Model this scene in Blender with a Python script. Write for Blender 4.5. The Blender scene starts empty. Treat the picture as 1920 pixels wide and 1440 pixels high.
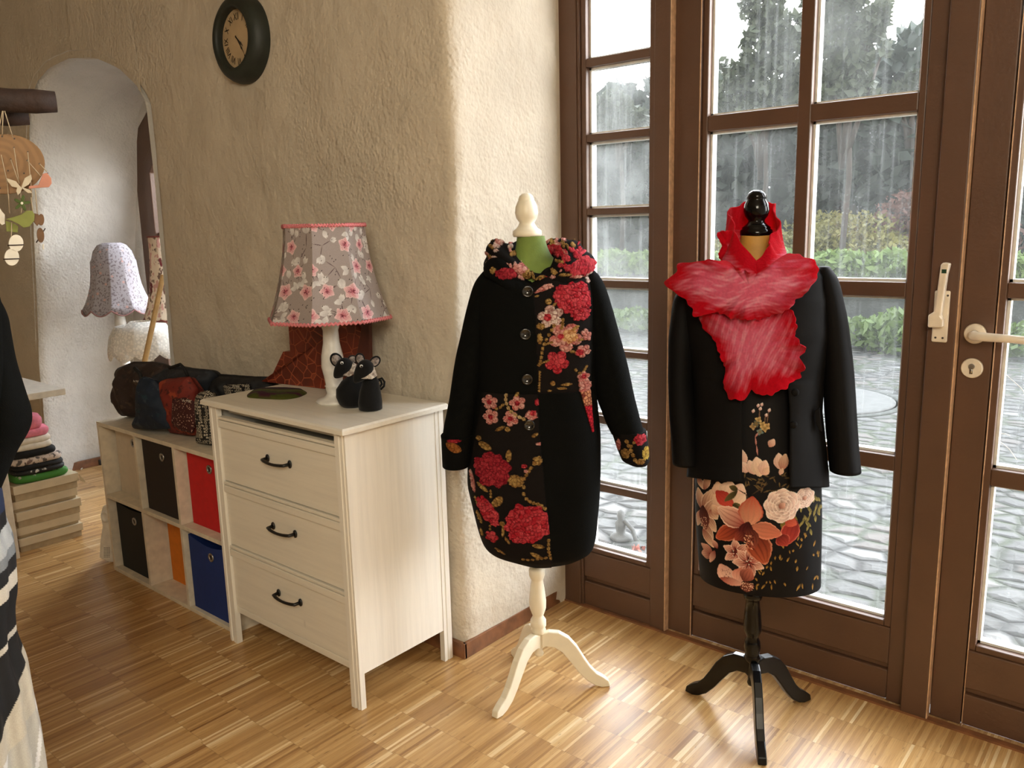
import bpy, math, random
import numpy as np
from mathutils import Vector, Matrix, noise as mnoise
PI = math.pi
S = bpy.context.scene
COL = S.collection
rnd = random.Random(7)

# ------------------------------------------------------------------ camera
F_PX, PITCH, ROLL, YAW = 1538.3, math.radians(10.845), math.radians(-1.4), math.radians(40.2)
EYE = np.array([0, 0, 1.4])
fw = np.array([-math.sin(YAW)*math.cos(PITCH), math.cos(YAW)*math.cos(PITCH), -math.sin(PITCH)])
_r = np.array([math.cos(YAW), math.sin(YAW), 0]); _u = np.cross(_r, fw)
rt = _r*math.cos(ROLL) + _u*math.sin(ROLL); up = -_r*math.sin(ROLL) + _u*math.cos(ROLL)
cd = bpy.data.cameras.new('camera'); cam = bpy.data.objects.new('camera', cd); COL.objects.link(cam)
cd.sensor_width = 36; cd.lens = F_PX/1920*36; cd.clip_start = .05; cd.clip_end = 200
cam.matrix_world = Matrix(((rt[0], up[0], -fw[0], EYE[0]), (rt[1], up[1], -fw[1], EYE[1]), (rt[2], up[2], -fw[2], EYE[2]), (0, 0, 0, 1)))
S.camera = cam

# ------------------------------------------------------------------ world, lights, exposure
S.view_settings.view_transform = 'Standard'; S.view_settings.look = 'None'
S.view_settings.exposure = 0.0; S.view_settings.gamma = 1
SUN_DIR = Vector((-.517, .80, .30)).normalized()
SKY = 5.5
w = bpy.data.worlds.new('world'); S.world = w; w.use_nodes = True
nt = w.node_tree; nt.nodes.clear()
N = nt.nodes.new; L = nt.links.new
tc = N('ShaderNodeTexCoord')
dot = N('ShaderNodeVectorMath'); dot.operation = 'DOT_PRODUCT'; dot.inputs[1].default_value = SUN_DIR
nrm = N('ShaderNodeVectorMath'); nrm.operation = 'NORMALIZE'
L(tc.outputs['Generated'], nrm.inputs[0]); L(nrm.outputs[0], dot.inputs[0])
mr = N('ShaderNodeMapRange'); mr.interpolation_type = 'SMOOTHERSTEP'
mr.inputs[1].default_value = .55; mr.inputs[2].default_value = 1.0; mr.inputs[3].default_value = SKY; mr.inputs[4].default_value = SKY*3.2
L(dot.outputs['Value'], mr.inputs[0])
# added bright sky lobe, unseen at the right, to light reveal and chest side
dot2 = N('ShaderNodeVectorMath'); dot2.operation = 'DOT_PRODUCT'; dot2.inputs[1].default_value = Vector((.70, .62, .36)).normalized(); L(nrm.outputs[0], dot2.inputs[0])
mr2 = N('ShaderNodeMapRange'); mr2.interpolation_type = 'SMOOTHERSTEP'
mr2.inputs[1].default_value = .70; mr2.inputs[2].default_value = 1.0; mr2.inputs[3].default_value = 0; mr2.inputs[4].default_value = 17
L(dot2.outputs['Value'], mr2.inputs[0]); addn = N('ShaderNodeMath'); addn.operation = 'ADD'; L(mr.outputs[0], addn.inputs[0]); L(mr2.outputs[0], addn.inputs[1])
sep = N('ShaderNodeSeparateXYZ'); L(nrm.outputs[0], sep.inputs[0])
cr = N('ShaderNodeValToRGB'); L(sep.outputs['Z'], cr.inputs[0])
cr.color_ramp.elements[0].position = 0.0; cr.color_ramp.elements[0].color = (1, .985, .955, 1)
cr.color_ramp.elements[1].position = .9; cr.color_ramp.elements[1].color = (.80, .89, 1, 1)
bg = N('ShaderNodeBackground'); L(cr.outputs[0], bg.inputs[0]); L(addn.outputs[0], bg.inputs[1])
wo = N('ShaderNodeOutputWorld'); L(bg.outputs[0], wo.inputs[0])

def area(name, loc, rot, sx, sy, energy, color, portal=False):
    l = bpy.data.lights.new(name, 'AREA'); l.shape = 'RECTANGLE'; l.size = sx; l.size_y = sy
    l.energy = energy; l.color = color
    o = bpy.data.objects.new(name, l); COL.objects.link(o); o.location = loc; o.rotation_euler = rot
    if portal: l.cycles.is_portal = True
    return o
sl = bpy.data.lights.new('sun_light', 'SUN'); sl.energy = .7; sl.angle = math.radians(12); sl.color = (1, .93, .82)
so = bpy.data.objects.new('sun_light', sl); COL.objects.link(so)
so.rotation_euler = SUN_DIR.to_track_quat('Z', 'Y').to_euler(); so.location = (-6, 9, 5)
area('room_fill_light', (.85, -.9, 2.3), (Vector((.85, -.9, 2.3))-Vector((-2.0, 1.5, .6))).to_track_quat('Z', 'Y').to_euler(), 1.2, .9, 64, (1, .90, .71))  # added warm fill from an unseen source, aimed at wall and chest side
area('doorway_portal', (-.45, 2.44, 1.28), (-PI/2, 0, 0), 2.7, 2.6, 1, (1, 1, 1), True)
area('niche_portal', (-4.2, 2.44, 1.1), (-PI/2, 0, 0), 1.4, 2.2, 1, (1, 1, 1), True)

# ------------------------------------------------------------------ geometry of the photograph's rays, used to read real sizes
def ray(px, py): return fw*F_PX + rt*(px-960) - up*(py-720)
def on_plane(px, py, z):
    d = ray(px, py); return EYE + d*(z-EYE[2])/d[2]
class Loc:
    """upright working plane through (x, y) facing the room: gives real metres across and up"""
    def __init__(s, x, y, az=None):
        s.A = np.array([x, y, 0.]); s.az = math.atan2(-x, y) if az is None else az
        s.n = np.array([-math.sin(s.az), math.cos(s.az), 0]); s.t = np.array([math.cos(s.az), math.sin(s.az), 0])
    def __call__(s, px, py, off=0.):
        A = s.A + s.n*off; d = ray(px, py); p = EYE + d*(((A-EYE) @ s.n)/(d @ s.n))
        return float((p-s.A) @ s.t), float(p[2])

# ------------------------------------------------------------------ materials
MATS = {}
def srgb(c):
    if max(c) > 1.001: c = [v/255 for v in c]
    return [v/12.92 if v <= .04045 else ((v+.055)/1.055)**2.4 for v in c]
class Mt:
    def __init__(s, name):
        s.m = bpy.data.materials.new(name); s.m.use_nodes = True; s.t = s.m.node_tree; s.t.nodes.clear()
        s.o = s.n('ShaderNodeOutputMaterial'); s.b = s.n('ShaderNodeBsdfPrincipled'); s.l(s.b.outputs[0], s.o.inputs[0])
        s.g = s.n('ShaderNodeTexCoord').outputs['Object']; MATS[name] = s.m
    def n(s, t, **k):
        x = s.t.nodes.new(t)
        for a, v in k.items(): setattr(x, a, v)
        return x
    def l(s, a, b): s.t.links.new(a, b)
    def math(s, op, a, b=None, c=None):
        x = s.n('ShaderNodeMath', operation=op)
        for i, v in enumerate((a, b, c)):
            if v is None: continue
            if isinstance(v, (int, float)): x.inputs[i].default_value = v
            else: s.l(v, x.inputs[i])
        return x.outputs[0]
    def map(s, sc=(1, 1, 1), rot=(0, 0, 0), src=None):
        x = s.n('ShaderNodeMapping'); x.inputs['Scale'].default_value = sc; x.inputs['Rotation'].default_value = rot
        s.l(src or s.g, x.inputs[0]); return x.outputs[0]
    def noise(s, scale, vec=None, detail=3, rough=.5, out='Fac'):
        x = s.n('ShaderNodeTexNoise'); x.inputs['Scale'].default_value = scale; x.inputs['Detail'].default_value = detail
        x.inputs['Roughness'].default_value = rough; s.l(vec or s.g, x.inputs['Vector']); return x.outputs[out]
    def vor(s, scale, feat='F1', vec=None, out='Distance', rand=1):
        x = s.n('ShaderNodeTexVoronoi', feature=feat); x.inputs['Scale'].default_value = scale
        x.inputs['Randomness'].default_value = rand; s.l(vec or s.g, x.inputs['Vector']); return x.outputs[out]
    def ramp(s, fac, stops, interp='LINEAR'):
        x = s.n('ShaderNodeValToRGB'); e = x.color_ramp.elements; x.color_ramp.interpolation = interp
        while len(e) < len(stops): e.new(.5)
        for i, (p, c) in enumerate(stops):
            e[i].position = p; e[i].color = (*srgb(c), 1) if not isinstance(c, float) else (c, c, c, 1)
        s.l(fac, x.inputs[0]); return x.outputs[0]
    def mix(s, fac, a, b, blend='MIX'):
        x = s.n('ShaderNodeMix', data_type='RGBA', blend_type=blend)
        for i, v in ((0, fac), (6, a), (7, b)):
            if isinstance(v, (int, float)): x.inputs[i].default_value = v
            elif isinstance(v, (tuple, list)): x.inputs[i].default_value = (*srgb(v), 1)
            else: s.l(v, x.inputs[i])
        return x.outputs[2]
    def bump(s, h, dist=.002, strength=1, prev=None):
        x = s.n('ShaderNodeBump'); x.inputs['Distance'].default_value = dist; x.inputs['Strength'].default_value = strength
        s.l(h, x.inputs['Height'])
        if prev: s.l(prev, x.inputs['Normal'])
        s.l(x.outputs[0], s.b.inputs['Normal']); return x.outputs[0]
    def set(s, **k):
        for a, v in k.items():
            i = s.b.inputs[a.replace('_', ' ')]
            if isinstance(v, (tuple, list)): i.default_value = (*srgb(v), 1)
            elif isinstance(v, (int, float)): i.default_value = v
            else: s.l(v, i)
        return s
def plain(name, col, rough=.5, var=.08, nscale=30, bump=0., bscale=200, metal=0., sheen=0., coat=0., dirt=None, spec=.5):
    m = Mt(name); c2 = [max(0, v*(1-var*2)) for v in col]; c3 = [min(255, v*(1+var)) for v in col]
    c = m.mix(m.noise(nscale), c2, c3)
    m.set(Base_Color=c, Roughness=rough, Metallic=metal)
    m.b.inputs['Specular IOR Level'].default_value = spec
    if sheen: m.b.inputs['Sheen Weight'].default_value = sheen; m.b.inputs['Sheen Roughness'].default_value = .5
    if coat: m.b.inputs['Coat Weight'].default_value = coat; m.b.inputs['Coat Roughness'].default_value = .08
    if bump: m.bump(m.noise(bscale, detail=4), bump)
    return m.m

def wood_paint(name, col, rough=.45, bump=.0006, axis='z'):
    m = Mt(name); sc = {'z': (60, 60, 3), 'x': (3, 60, 60), 'y': (60, 3, 60)}[axis]
    v = m.map(sc); g = m.noise(1, v, 4, .6)
    c = m.mix(m.ramp(g, [(.35, [x*.93 for x in col]), (.65, col)]), col, [x*.96 for x in col])
    c = m.ramp(g, [(.3, [x*.965 for x in col]), (.6, col)])
    k = m.vor(4, 'F1', m.map((1, 1, .5)))
    c = m.mix(m.ramp(k, [(.0, .55), (.035, .0)]), c, [x*.72 for x in col])
    m.set(Base_Color=c, Roughness=rough); m.bump(g, bump); return m.m

def vcol(name, rough=.8, sheen=.3, bump=.0006, bscale=600, spec=.3, trans=0.):
    m = Mt(name); a = m.n('ShaderNodeAttribute'); a.attribute_name = 'print'
    c = m.mix(m.math('MULTIPLY', m.noise(bscale*.7), .35), a.outputs['Color'], (0, 0, 0))
    m.set(Base_Color=c, Roughness=rough); m.b.inputs['Sheen Weight'].default_value = sheen
    m.b.inputs['Specular IOR Level'].default_value = spec
    m.bump(m.noise(bscale, detail=2), bump)
    if trans:
        t = m.n('ShaderNodeBsdfTranslucent'); m.l(c, t.inputs[0]); x = m.n('ShaderNodeMixShader'); x.inputs[0].default_value = trans
        m.l(m.b.outputs[0], x.inputs[1]); m.l(t.outputs[0], x.inputs[2]); m.l(x.outputs[0], m.o.inputs[0])
    return m.m

# plaster: thick limewashed render with trowel lumps and grit
def plaster(name, col):
    m = Mt(name)
    big = m.noise(3.2, detail=5, rough=.55); mid = m.noise(17, detail=4, rough=.6); grit = m.vor(85, 'SMOOTH_F1')
    patch = m.ramp(m.noise(1.4, detail=2), [(.42, .15), (.62, 1.)])
    h = m.math('ADD', m.math('MULTIPLY', big, 1.6), m.math('MULTIPLY', mid, .42))
    h = m.math('ADD', h, m.math('MULTIPLY', m.math('MULTIPLY', grit, patch), -.22))
    n1 = m.bump(h, .022, .9)
    c = m.ramp(m.noise(6, detail=4), [(.3, [x*.95 for x in col]), (.7, col)])
    c = m.mix(m.ramp(m.vor(3.1), [(.0, .35), (.02, .0)]), c, [x*.7 for x in col])
    m.set(Base_Color=c, Roughness=.88); m.b.inputs['Specular IOR Level'].default_value = .25
    return m.m
plaster('plaster_cream', (211, 200, 181)); plaster('plaster_white', (218, 215, 209))

# parquet of narrow upright-edge strips laid in 15 cm rows
m = Mt('strip_parquet'); sx = m.n('ShaderNodeSeparateXYZ'); m.l(m.g, sx.inputs[0])
wob = m.math('MULTIPLY', m.noise(1.3), .004)
x8 = m.math('FLOOR', m.math('DIVIDE', m.math('ADD', sx.outputs['X'], wob), .0082))
blk = m.math('FLOOR', m.math('DIVIDE', x8, 19))
wn0 = m.n('ShaderNodeTexWhiteNoise', noise_dimensions='1D'); m.l(blk, wn0.inputs['W'])
yy = m.math('DIVIDE', m.math('ADD', m.math('ADD', sx.outputs['Y'], .02), m.math('MULTIPLY', wn0.outputs['Value'], .014)), .1485)
yr = m.math('FLOOR', yy)
cmb = m.n('ShaderNodeCombineXYZ'); m.l(x8, cmb.inputs[0]); m.l(yr, cmb.inputs[1])
wn = m.n('ShaderNodeTexWhiteNoise', noise_dimensions='2D'); m.l(cmb.outputs[0], wn.inputs['Vector'])
# neighbouring strips often look alike: blend with a coarser random
cm2 = m.n('ShaderNodeCombineXYZ'); m.l(m.math('FLOOR', m.math('DIVIDE', m.math('ADD', x8, m.math('MULTIPLY', yr, 3)), 4)), cm2.inputs[0]); m.l(yr, cm2.inputs[1])
wn2 = m.n('ShaderNodeTexWhiteNoise', noise_dimensions='2D'); m.l(cm2.outputs[0], wn2.inputs['Vector'])
f = m.math('ADD', m.math('MULTIPLY', wn.outputs['Value'], .62), m.math('MULTIPLY', wn2.outputs['Value'], .38))
c = m.ramp(f, [(.0, (140, 98, 54)), (.2, (174, 132, 80)), (.5, (194, 152, 96)), (.74, (204, 164, 108)), (.84, (222, 190, 138)), (1, (242, 218, 172))])
gr = m.noise(1, m.map((700, 14, 1)), 3, .6)
c = m.mix(m.math('MULTIPLY', m.ramp(gr, [(.45, .0), (.7, 1.)]), .35), c, (96, 62, 34))
fl = m.noise(1, m.map((160, 22, 1)), 2); c = m.mix(m.math('MULTIPLY', m.ramp(fl, [(.66, .0), (.74, 1.)]), .55), c, (84, 48, 24))
fy = m.math('FRACT', yy); seam = m.math('LESS_THAN', m.math('MINIMUM', fy, m.math('SUBTRACT', 1, fy)), .004)
c = m.mix(m.math('MULTIPLY', seam, .35), c, (70, 44, 24))
m.set(Base_Color=c, Roughness=m.math('ADD', m.math('MULTIPLY', m.noise(9), .12), .26)); m.b.inputs['Specular IOR Level'].default_value = .5
m.bump(m.math('ADD', m.math('MULTIPLY', wn.outputs['Value'], .3), m.math('MULTIPLY', gr, .2)), .0006)

wood_paint('chest_white', (238, 233, 222), bump=.0003); wood_paint('chest_white_h', (234, 228, 214), bump=.0003, axis='x'); plain('form_cream', (238, 229, 206), .35, .02)
plain('shelf_white', (226, 216, 196), .45); plain('door_brown', (92, 65, 48), .42, .06, 8, .0008, 90)
plain('door_edge', (206, 166, 130), .5, .15, 60, .001, 60); plain('sash_pale', (150, 132, 116), .5)
plain('sash_white', (226, 224, 218), .4); plain('hardware_cream', (232, 220, 200), .28); plain('hole_dark', (50, 42, 36), .6)
plain('green_label', (20, 60, 36), .4); plain('skirting_wood', (130, 86, 56), .4, .25, 20, .0006, 60)
plain('iron_black', (20, 19, 19), .38, spec=.5); plain('black_gloss', (7, 7, 8), .14, coat=.12, spec=.25); plain('black_satin', (8, 8, 9), .3, coat=.15, spec=.25)
plain('wool_black', (13, 14, 13), .95, .2, 60, .0012, 500, sheen=0, spec=.08); plain('suit_black', (11, 10, 10), .7, .1, 60, .0003, 900, sheen=0, spec=.14)
plain('button_black', (14, 14, 15), .15, coat=.7); plain('form_green', (112, 134, 62), .8, .3, 12, .0008, 300)
plain('form_gold', (196, 150, 66), .6, .15, 20, .0005, 300); plain('steel', (170, 170, 168), .3, metal=1)
plain('box_white', (214, 202, 182), .8, .03, 40, .0004, 600); plain('box_umber', (40, 31, 26), .85, .05, 40, .0005, 600)
plain('box_charcoal', (31, 32, 30), .85, .05, 40, .0005, 600); plain('box_red', (205, 24, 26), .8, .05, 40, .0005, 600)
plain('box_orange', (226, 128, 22), .8, .05, 40, .0005, 600); plain('box_blue', (18, 48, 118), .8, .05, 40, .0005, 600)
plain('clock_green', (38, 44, 38), .55, .25, 14, .001, 60); plain('clock_face', (196, 170, 132), .6, .08, 12); plain('clock_mark', (44, 36, 28), .6)
plain('lamp_white', (234, 230, 222), .35); plain('trim_pink', (222, 132, 138), .85, .15, 200, .001, 400)
plain('mouse_black', (16, 16, 17), .85, .1, 60, .0006, 500, sheen=.1, spec=.2); plain('eye_white', (240, 240, 236), .2); plain('eye_black', (6, 6, 6), .1)
plain('cotton_cream', (220, 212, 196), .85, .06, 40); plain('cotton_pink', (226, 130, 150), .9, .12, 40, .001, 200); plain('cotton_black', (16, 16, 17), .9)
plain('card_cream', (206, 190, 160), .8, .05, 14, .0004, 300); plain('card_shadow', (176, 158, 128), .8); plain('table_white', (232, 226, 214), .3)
plain('stick_wood', (206, 168, 112), .5, .1, 30); plain('bark', (46, 29, 19), .75, .35, 30, .003, 60); plain('string_beige', (180, 160, 130), .9)
plain('shell_white', (226, 218, 200), .6); plain('felt_green', (72, 88, 34), .8); plain('lime_ply', (128, 132, 60), .7); plain('salmon_ply', (196, 132, 108), .7)
plain('brown_wood', (110, 78, 48), .7, .2, 40); plain('ivory_ply', (200, 186, 158), .7); plain('heater_white', (238, 232, 220), .35); plain('cable_white', (226, 222, 214), .4)
plain('veil_grey', (134, 136, 134), .7); plain('cloth_grey', (176, 168, 152), .85, .08, 20, .002, 60); plain('cloth_navy', (26, 40, 78), .8)
plain('concrete', (84, 84, 82), .9, .15, 20, .003, 60); plain('terracotta', (150, 70, 50), .8); plain('bark_out', (54, 46, 38), .9, .2, 10, .01, 20)
plain('stone_wall', (58, 60, 56), .95, .3, 4, .02, 9); plain('soil', (84, 80, 62), 1, .3, 5, .02, 20)
def leafmat(name, c, trans=.35):
    m = Mt(name); k = m.n('ShaderNodeObjectInfo')
    cc = m.mix(m.noise(2.5), [v*.7 for v in c], [v*1.25 for v in c]); m.set(Base_Color=cc, Roughness=.6)
    t = m.n('ShaderNodeBsdfTranslucent'); m.l(cc, t.inputs[0]); x = m.n('ShaderNodeMixShader'); x.inputs[0].default_value = trans
    m.l(m.b.outputs[0], x.inputs[1]); m.l(t.outputs[0], x.inputs[2]); m.l(x.outputs[0], m.o.inputs[0])
leafmat('leaf_green', (78, 96, 44)); leafmat('leaf_dark', (46, 54, 44)); leafmat('leaf_yellow', (112, 108, 58)); leafmat('leaf_tree', (62, 68, 50), .25); leafmat('leaf_grass', (104, 124, 66)); leafmat('leaf_rust', (96, 66, 56))
# cobbles
m = Mt('cobbles'); v = m.map((1, 1.25, 0)); wv = m.n('ShaderNodeVectorMath', operation='ADD'); m.l(v, wv.inputs[0])
sc = m.n('ShaderNodeVectorMath', operation='SCALE'); sc.inputs['Scale'].default_value = .09; m.l(m.noise(3, v, 2, out='Color'), sc.inputs[0]); m.l(sc.outputs[0], wv.inputs[1])
e = m.vor(6.2, 'DISTANCE_TO_EDGE', wv.outputs[0], rand=.8); cell = m.vor(6.2, 'F1', wv.outputs[0], 'Color', .8)
sepc = m.n('ShaderNodeSeparateColor'); m.l(cell, sepc.inputs[0])
st = m.ramp(sepc.outputs[0], [(0, (52, 51, 48)), (.5, (76, 76, 74)), (.8, (74, 66, 60)), (1, (112, 112, 110))])
st = m.mix(m.math('MULTIPLY', m.noise(24, detail=4), .5), st, (58, 57, 56))
gap = m.ramp(m.noise(2.2), [(.42, (16, 15, 11)), (.6, (34, 44, 14))])
c = m.mix(m.ramp(e, [(.06, .0), (.17, 1.)]), gap, st); m.set(Base_Color=c, Roughness=.75)
m.bump(m.math('ADD', m.ramp(e, [(.0, .0), (.3, 1.)]), m.math('MULTIPLY', m.noise(30, detail=3), .25)), .035)
# old glass, fogged, streaked, with droplets
def glass(name, fog, clear_y=0.):
    m = Mt(name); sx = m.n('ShaderNodeSeparateXYZ'); m.l(m.g, sx.inputs[0])
    st = m.noise(1, m.map((64, 1, 1.3)), 3, .6); pt = m.noise(4.5, detail=4, rough=.6); dr = m.vor(120, 'F1')
    drn = m.math('MULTIPLY', m.math('LESS_THAN', dr, .22), m.ramp(m.noise(9), [(.52, .0), (.6, .8)]))
    f = m.math('ADD', m.math('MULTIPLY', m.ramp(st, [(.5, .0), (.72, 1.)]), .20), m.math('MULTIPLY', m.ramp(pt, [(.3, .2), (.7, 1.)]), fog))
    f = m.math('MINIMUM', m.math('ADD', f, m.math('MULTIPLY', drn, .25)), .9)
    tr = m.n('ShaderNodeBsdfTransparent'); tl = m.n('ShaderNodeBsdfTranslucent'); tl.inputs[0].default_value = (.165, .17, .165, 1)
    gl = m.n('ShaderNodeBsdfGlossy'); gl.inputs['Roughness'].default_value = .03; fr = m.n('ShaderNodeFresnel'); fr.inputs[0].default_value = 1.35
    a = m.n('ShaderNodeMixShader'); m.l(f, a.inputs[0]); m.l(tr.outputs[0], a.inputs[1]); m.l(tl.outputs[0], a.inputs[2])
    b = m.n('ShaderNodeMixShader'); m.l(m.math('MULTIPLY', fr.outputs[0], .6), b.inputs[0]); m.l(a.outputs[0], b.inputs[1]); m.l(gl.outputs[0], b.inputs[2])
    m.l(b.outputs[0], m.o.inputs[0])
glass('glass_fogged', .60); glass('glass_misty', .24)
# mosaic leather
m = Mt('mosaic_leather'); e = m.vor(26, 'DISTANCE_TO_EDGE'); r = m.noise(7)
c = m.mix(m.ramp(e, [(.018, 1.), (.045, .0)]), m.ramp(r, [(.35, (92, 34, 20)), (.65, (136, 52, 28))]), (168, 84, 50)); m.set(Base_Color=c, Roughness=.42); m.bump(m.ramp(e, [(.0, .0), (.1, 1.)]), .0008)
plain('leather_brown', (84, 38, 26), .5, .15, 30)
# lilac sprigged cotton, burgundy rose cotton, lace
m = Mt('sprigged_cotton'); d = m.vor(26, 'F1'); lf = m.noise(95, detail=1)
c = m.mix(m.ramp(lf, [(.56, .0), (.6, .8)]), (176, 172, 180), (122, 112, 116)); c = m.mix(m.ramp(d, [(.16, 1.), (.22, .0)]), c, (208, 172, 166)); m.set(Base_Color=c, Roughness=.85)
m = Mt('rose_cotton'); d = m.noise(16, detail=2); lf = m.noise(50, m.map((1, 1, .5)), 2)
c = m.mix(m.ramp(lf, [(.56, .0), (.6, .9)]), (232, 214, 192), (104, 72, 58)); c = m.mix(m.ramp(lf, [(.36, .9), (.42, .0)]), c, (206, 150, 138)); c = m.mix(m.ramp(d, [(.6, .0), (.64, .95)]), c, (110, 28, 40)); m.set(Base_Color=c, Roughness=.85)
plain('trim_rust', (132, 66, 58), .85, .15, 100); plain('trim_rose', (166, 128, 128), .85)
m = Mt('lace_white'); d = m.vor(75, 'F1', m.map((1, 1, 1))); f = m.ramp(d, [(.3, 1.), (.5, .86)])
pt = m.noise(14); t = m.n('ShaderNodeBsdfTransparent'); x = m.n('ShaderNodeMixShader'); m.set(Base_Color=m.mix(m.ramp(pt, [(.5, .0), (.7, .4)]), (234, 230, 222), (214, 200, 184)), Roughness=.9)
m.l(m.ramp(m.math('MULTIPLY', d, 1), [(.42, 1.), (.52, .72)]), x.inputs[0]); m.l(t.outputs[0], x.inputs[1]); m.l(m.b.outputs[0], x.inputs[2]); m.l(x.outputs[0], m.o.inputs[0])
# bag cloths
def bagcloth(name, base, spots, sc=30, thr=.6):
    m = Mt(name); c = base
    for i, sp in enumerate(spots):
        c = m.mix(m.ramp(m.noise(sc*(1+i*.7), detail=3), [(thr, .0), (thr+.05, .85)]), c, sp)
    m.set(Base_Color=c, Roughness=.75); m.bump(m.noise(40, detail=3), .002); return m
bagcloth('bag_brown', (44, 30, 26), [(70, 52, 40), (26, 20, 18)]); bagcloth('bag_teal', (12, 30, 50), [(18, 50, 62), (52, 62, 70)], 22, .60)
bagcloth('bag_slate', (30, 34, 42), [(46, 50, 58), (18, 20, 26)]); bagcloth('bag_black', (15, 15, 17), [(22, 22, 24)])
bagcloth('bag_rust', (116, 34, 22), [(160, 66, 36), (60, 18, 16)], 20, .56)
m = bagcloth('bag_wine', (62, 18, 18), [(80, 26, 22)]); d = m.vor(110, 'F1'); c = m.mix(m.math('LESS_THAN', d, .25), (62, 18, 18), (196, 160, 140)); m.set(Base_Color=c)
m = Mt('bag_rings'); d = m.vor(88, 'F1', rand=.25)
rg = m.ramp(d, [(.0, 1.), (.12, 1.), (.16, .0), (.3, .0), (.34, 1.), (.44, 1.), (.5, .0), (.62, .0)], 'LINEAR')
c = m.mix(rg, (16, 16, 17), (188, 178, 158)); m.set(Base_Color=c, Roughness=.7)
vcol('print_wool', .92, .0, .0008, 500, .1); vcol('print_satin', .55, .0, .0002, 900, .15); vcol('print_cotton', .8, .0, .0003, 700); vcol('print_felt', .93, .05, .0015, 220, .1, .38)
M = MATS

# ------------------------------------------------------------------ mesh helpers
MW = {}                                     # world matrices of the things, for parts built in world metres
def link(o, parent=None, world=True):
    COL.objects.link(o)
    if parent is not None:
        o.parent = parent; pm = MW.get(parent.name, Matrix()); MW[o.name] = pm
        if world and o.type == 'MESH' and parent.name in MW: o.data.transform(pm.inverted())
    return o
def thing(name, label, cat, loc=(0, 0, 0), rz=0, group=None):
    o = bpy.data.objects.new(name, None); o.empty_display_size = .1; COL.objects.link(o); o.location = loc; o.rotation_euler = (0, 0, rz)
    o['label'] = label; o['category'] = cat
    if group: o['group'] = group
    MW[o.name] = Matrix.Translation(Vector(loc)) @ Matrix.Rotation(rz, 4, 'Z'); return o
def tag(o, label, cat, group=None, kind=None):
    o['label'] = label; o['category'] = cat
    if group: o['group'] = group
    if kind: o['kind'] = kind
    return o
def mesh(name, v, f, mat, parent=None, world=True, smooth=False, bevel=0., solid=0., sub=0, colors=None, label=None):
    me = bpy.data.meshes.new(name)
    if isinstance(f, np.ndarray):
        v = np.asarray(v, np.float32); nf, k = f.shape
        me.vertices.add(len(v)); me.vertices.foreach_set('co', v.ravel()); me.loops.add(nf*k); me.loops.foreach_set('vertex_index', f.astype(np.int32).ravel())
        me.polygons.add(nf); me.polygons.foreach_set('loop_start', np.arange(0, nf*k, k, dtype=np.int32)); me.update(calc_edges=True)
    else:
        me.from_pydata([tuple(map(float, p)) for p in v], [], f); me.update()
    if colors is not None:
        a = me.color_attributes.new('print', 'FLOAT_COLOR', 'POINT'); a.data.foreach_set('color', np.c_[colors, np.ones(len(colors))].astype(np.float32).ravel())
    if smooth: me.polygons.foreach_set('use_smooth', [True]*len(me.polygons))
    for mm in (mat if isinstance(mat, list) else [mat]): me.materials.append(M[mm] if isinstance(mm, str) else mm)
    o = bpy.data.objects.new(name, me); link(o, parent, world)
    if bevel:
        b = o.modifiers.new('bevel', 'BEVEL'); b.width = bevel; b.segments = 2; b.limit_method = 'ANGLE'; b.angle_limit = .6
    if solid:
        b = o.modifiers.new('solid', 'SOLIDIFY'); b.thickness = solid; b.offset = 0
    if sub:
        b = o.modifiers.new('sub', 'SUBSURF'); b.levels = sub; b.render_levels = sub
    if label: o['label'] = label
    return o
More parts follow.
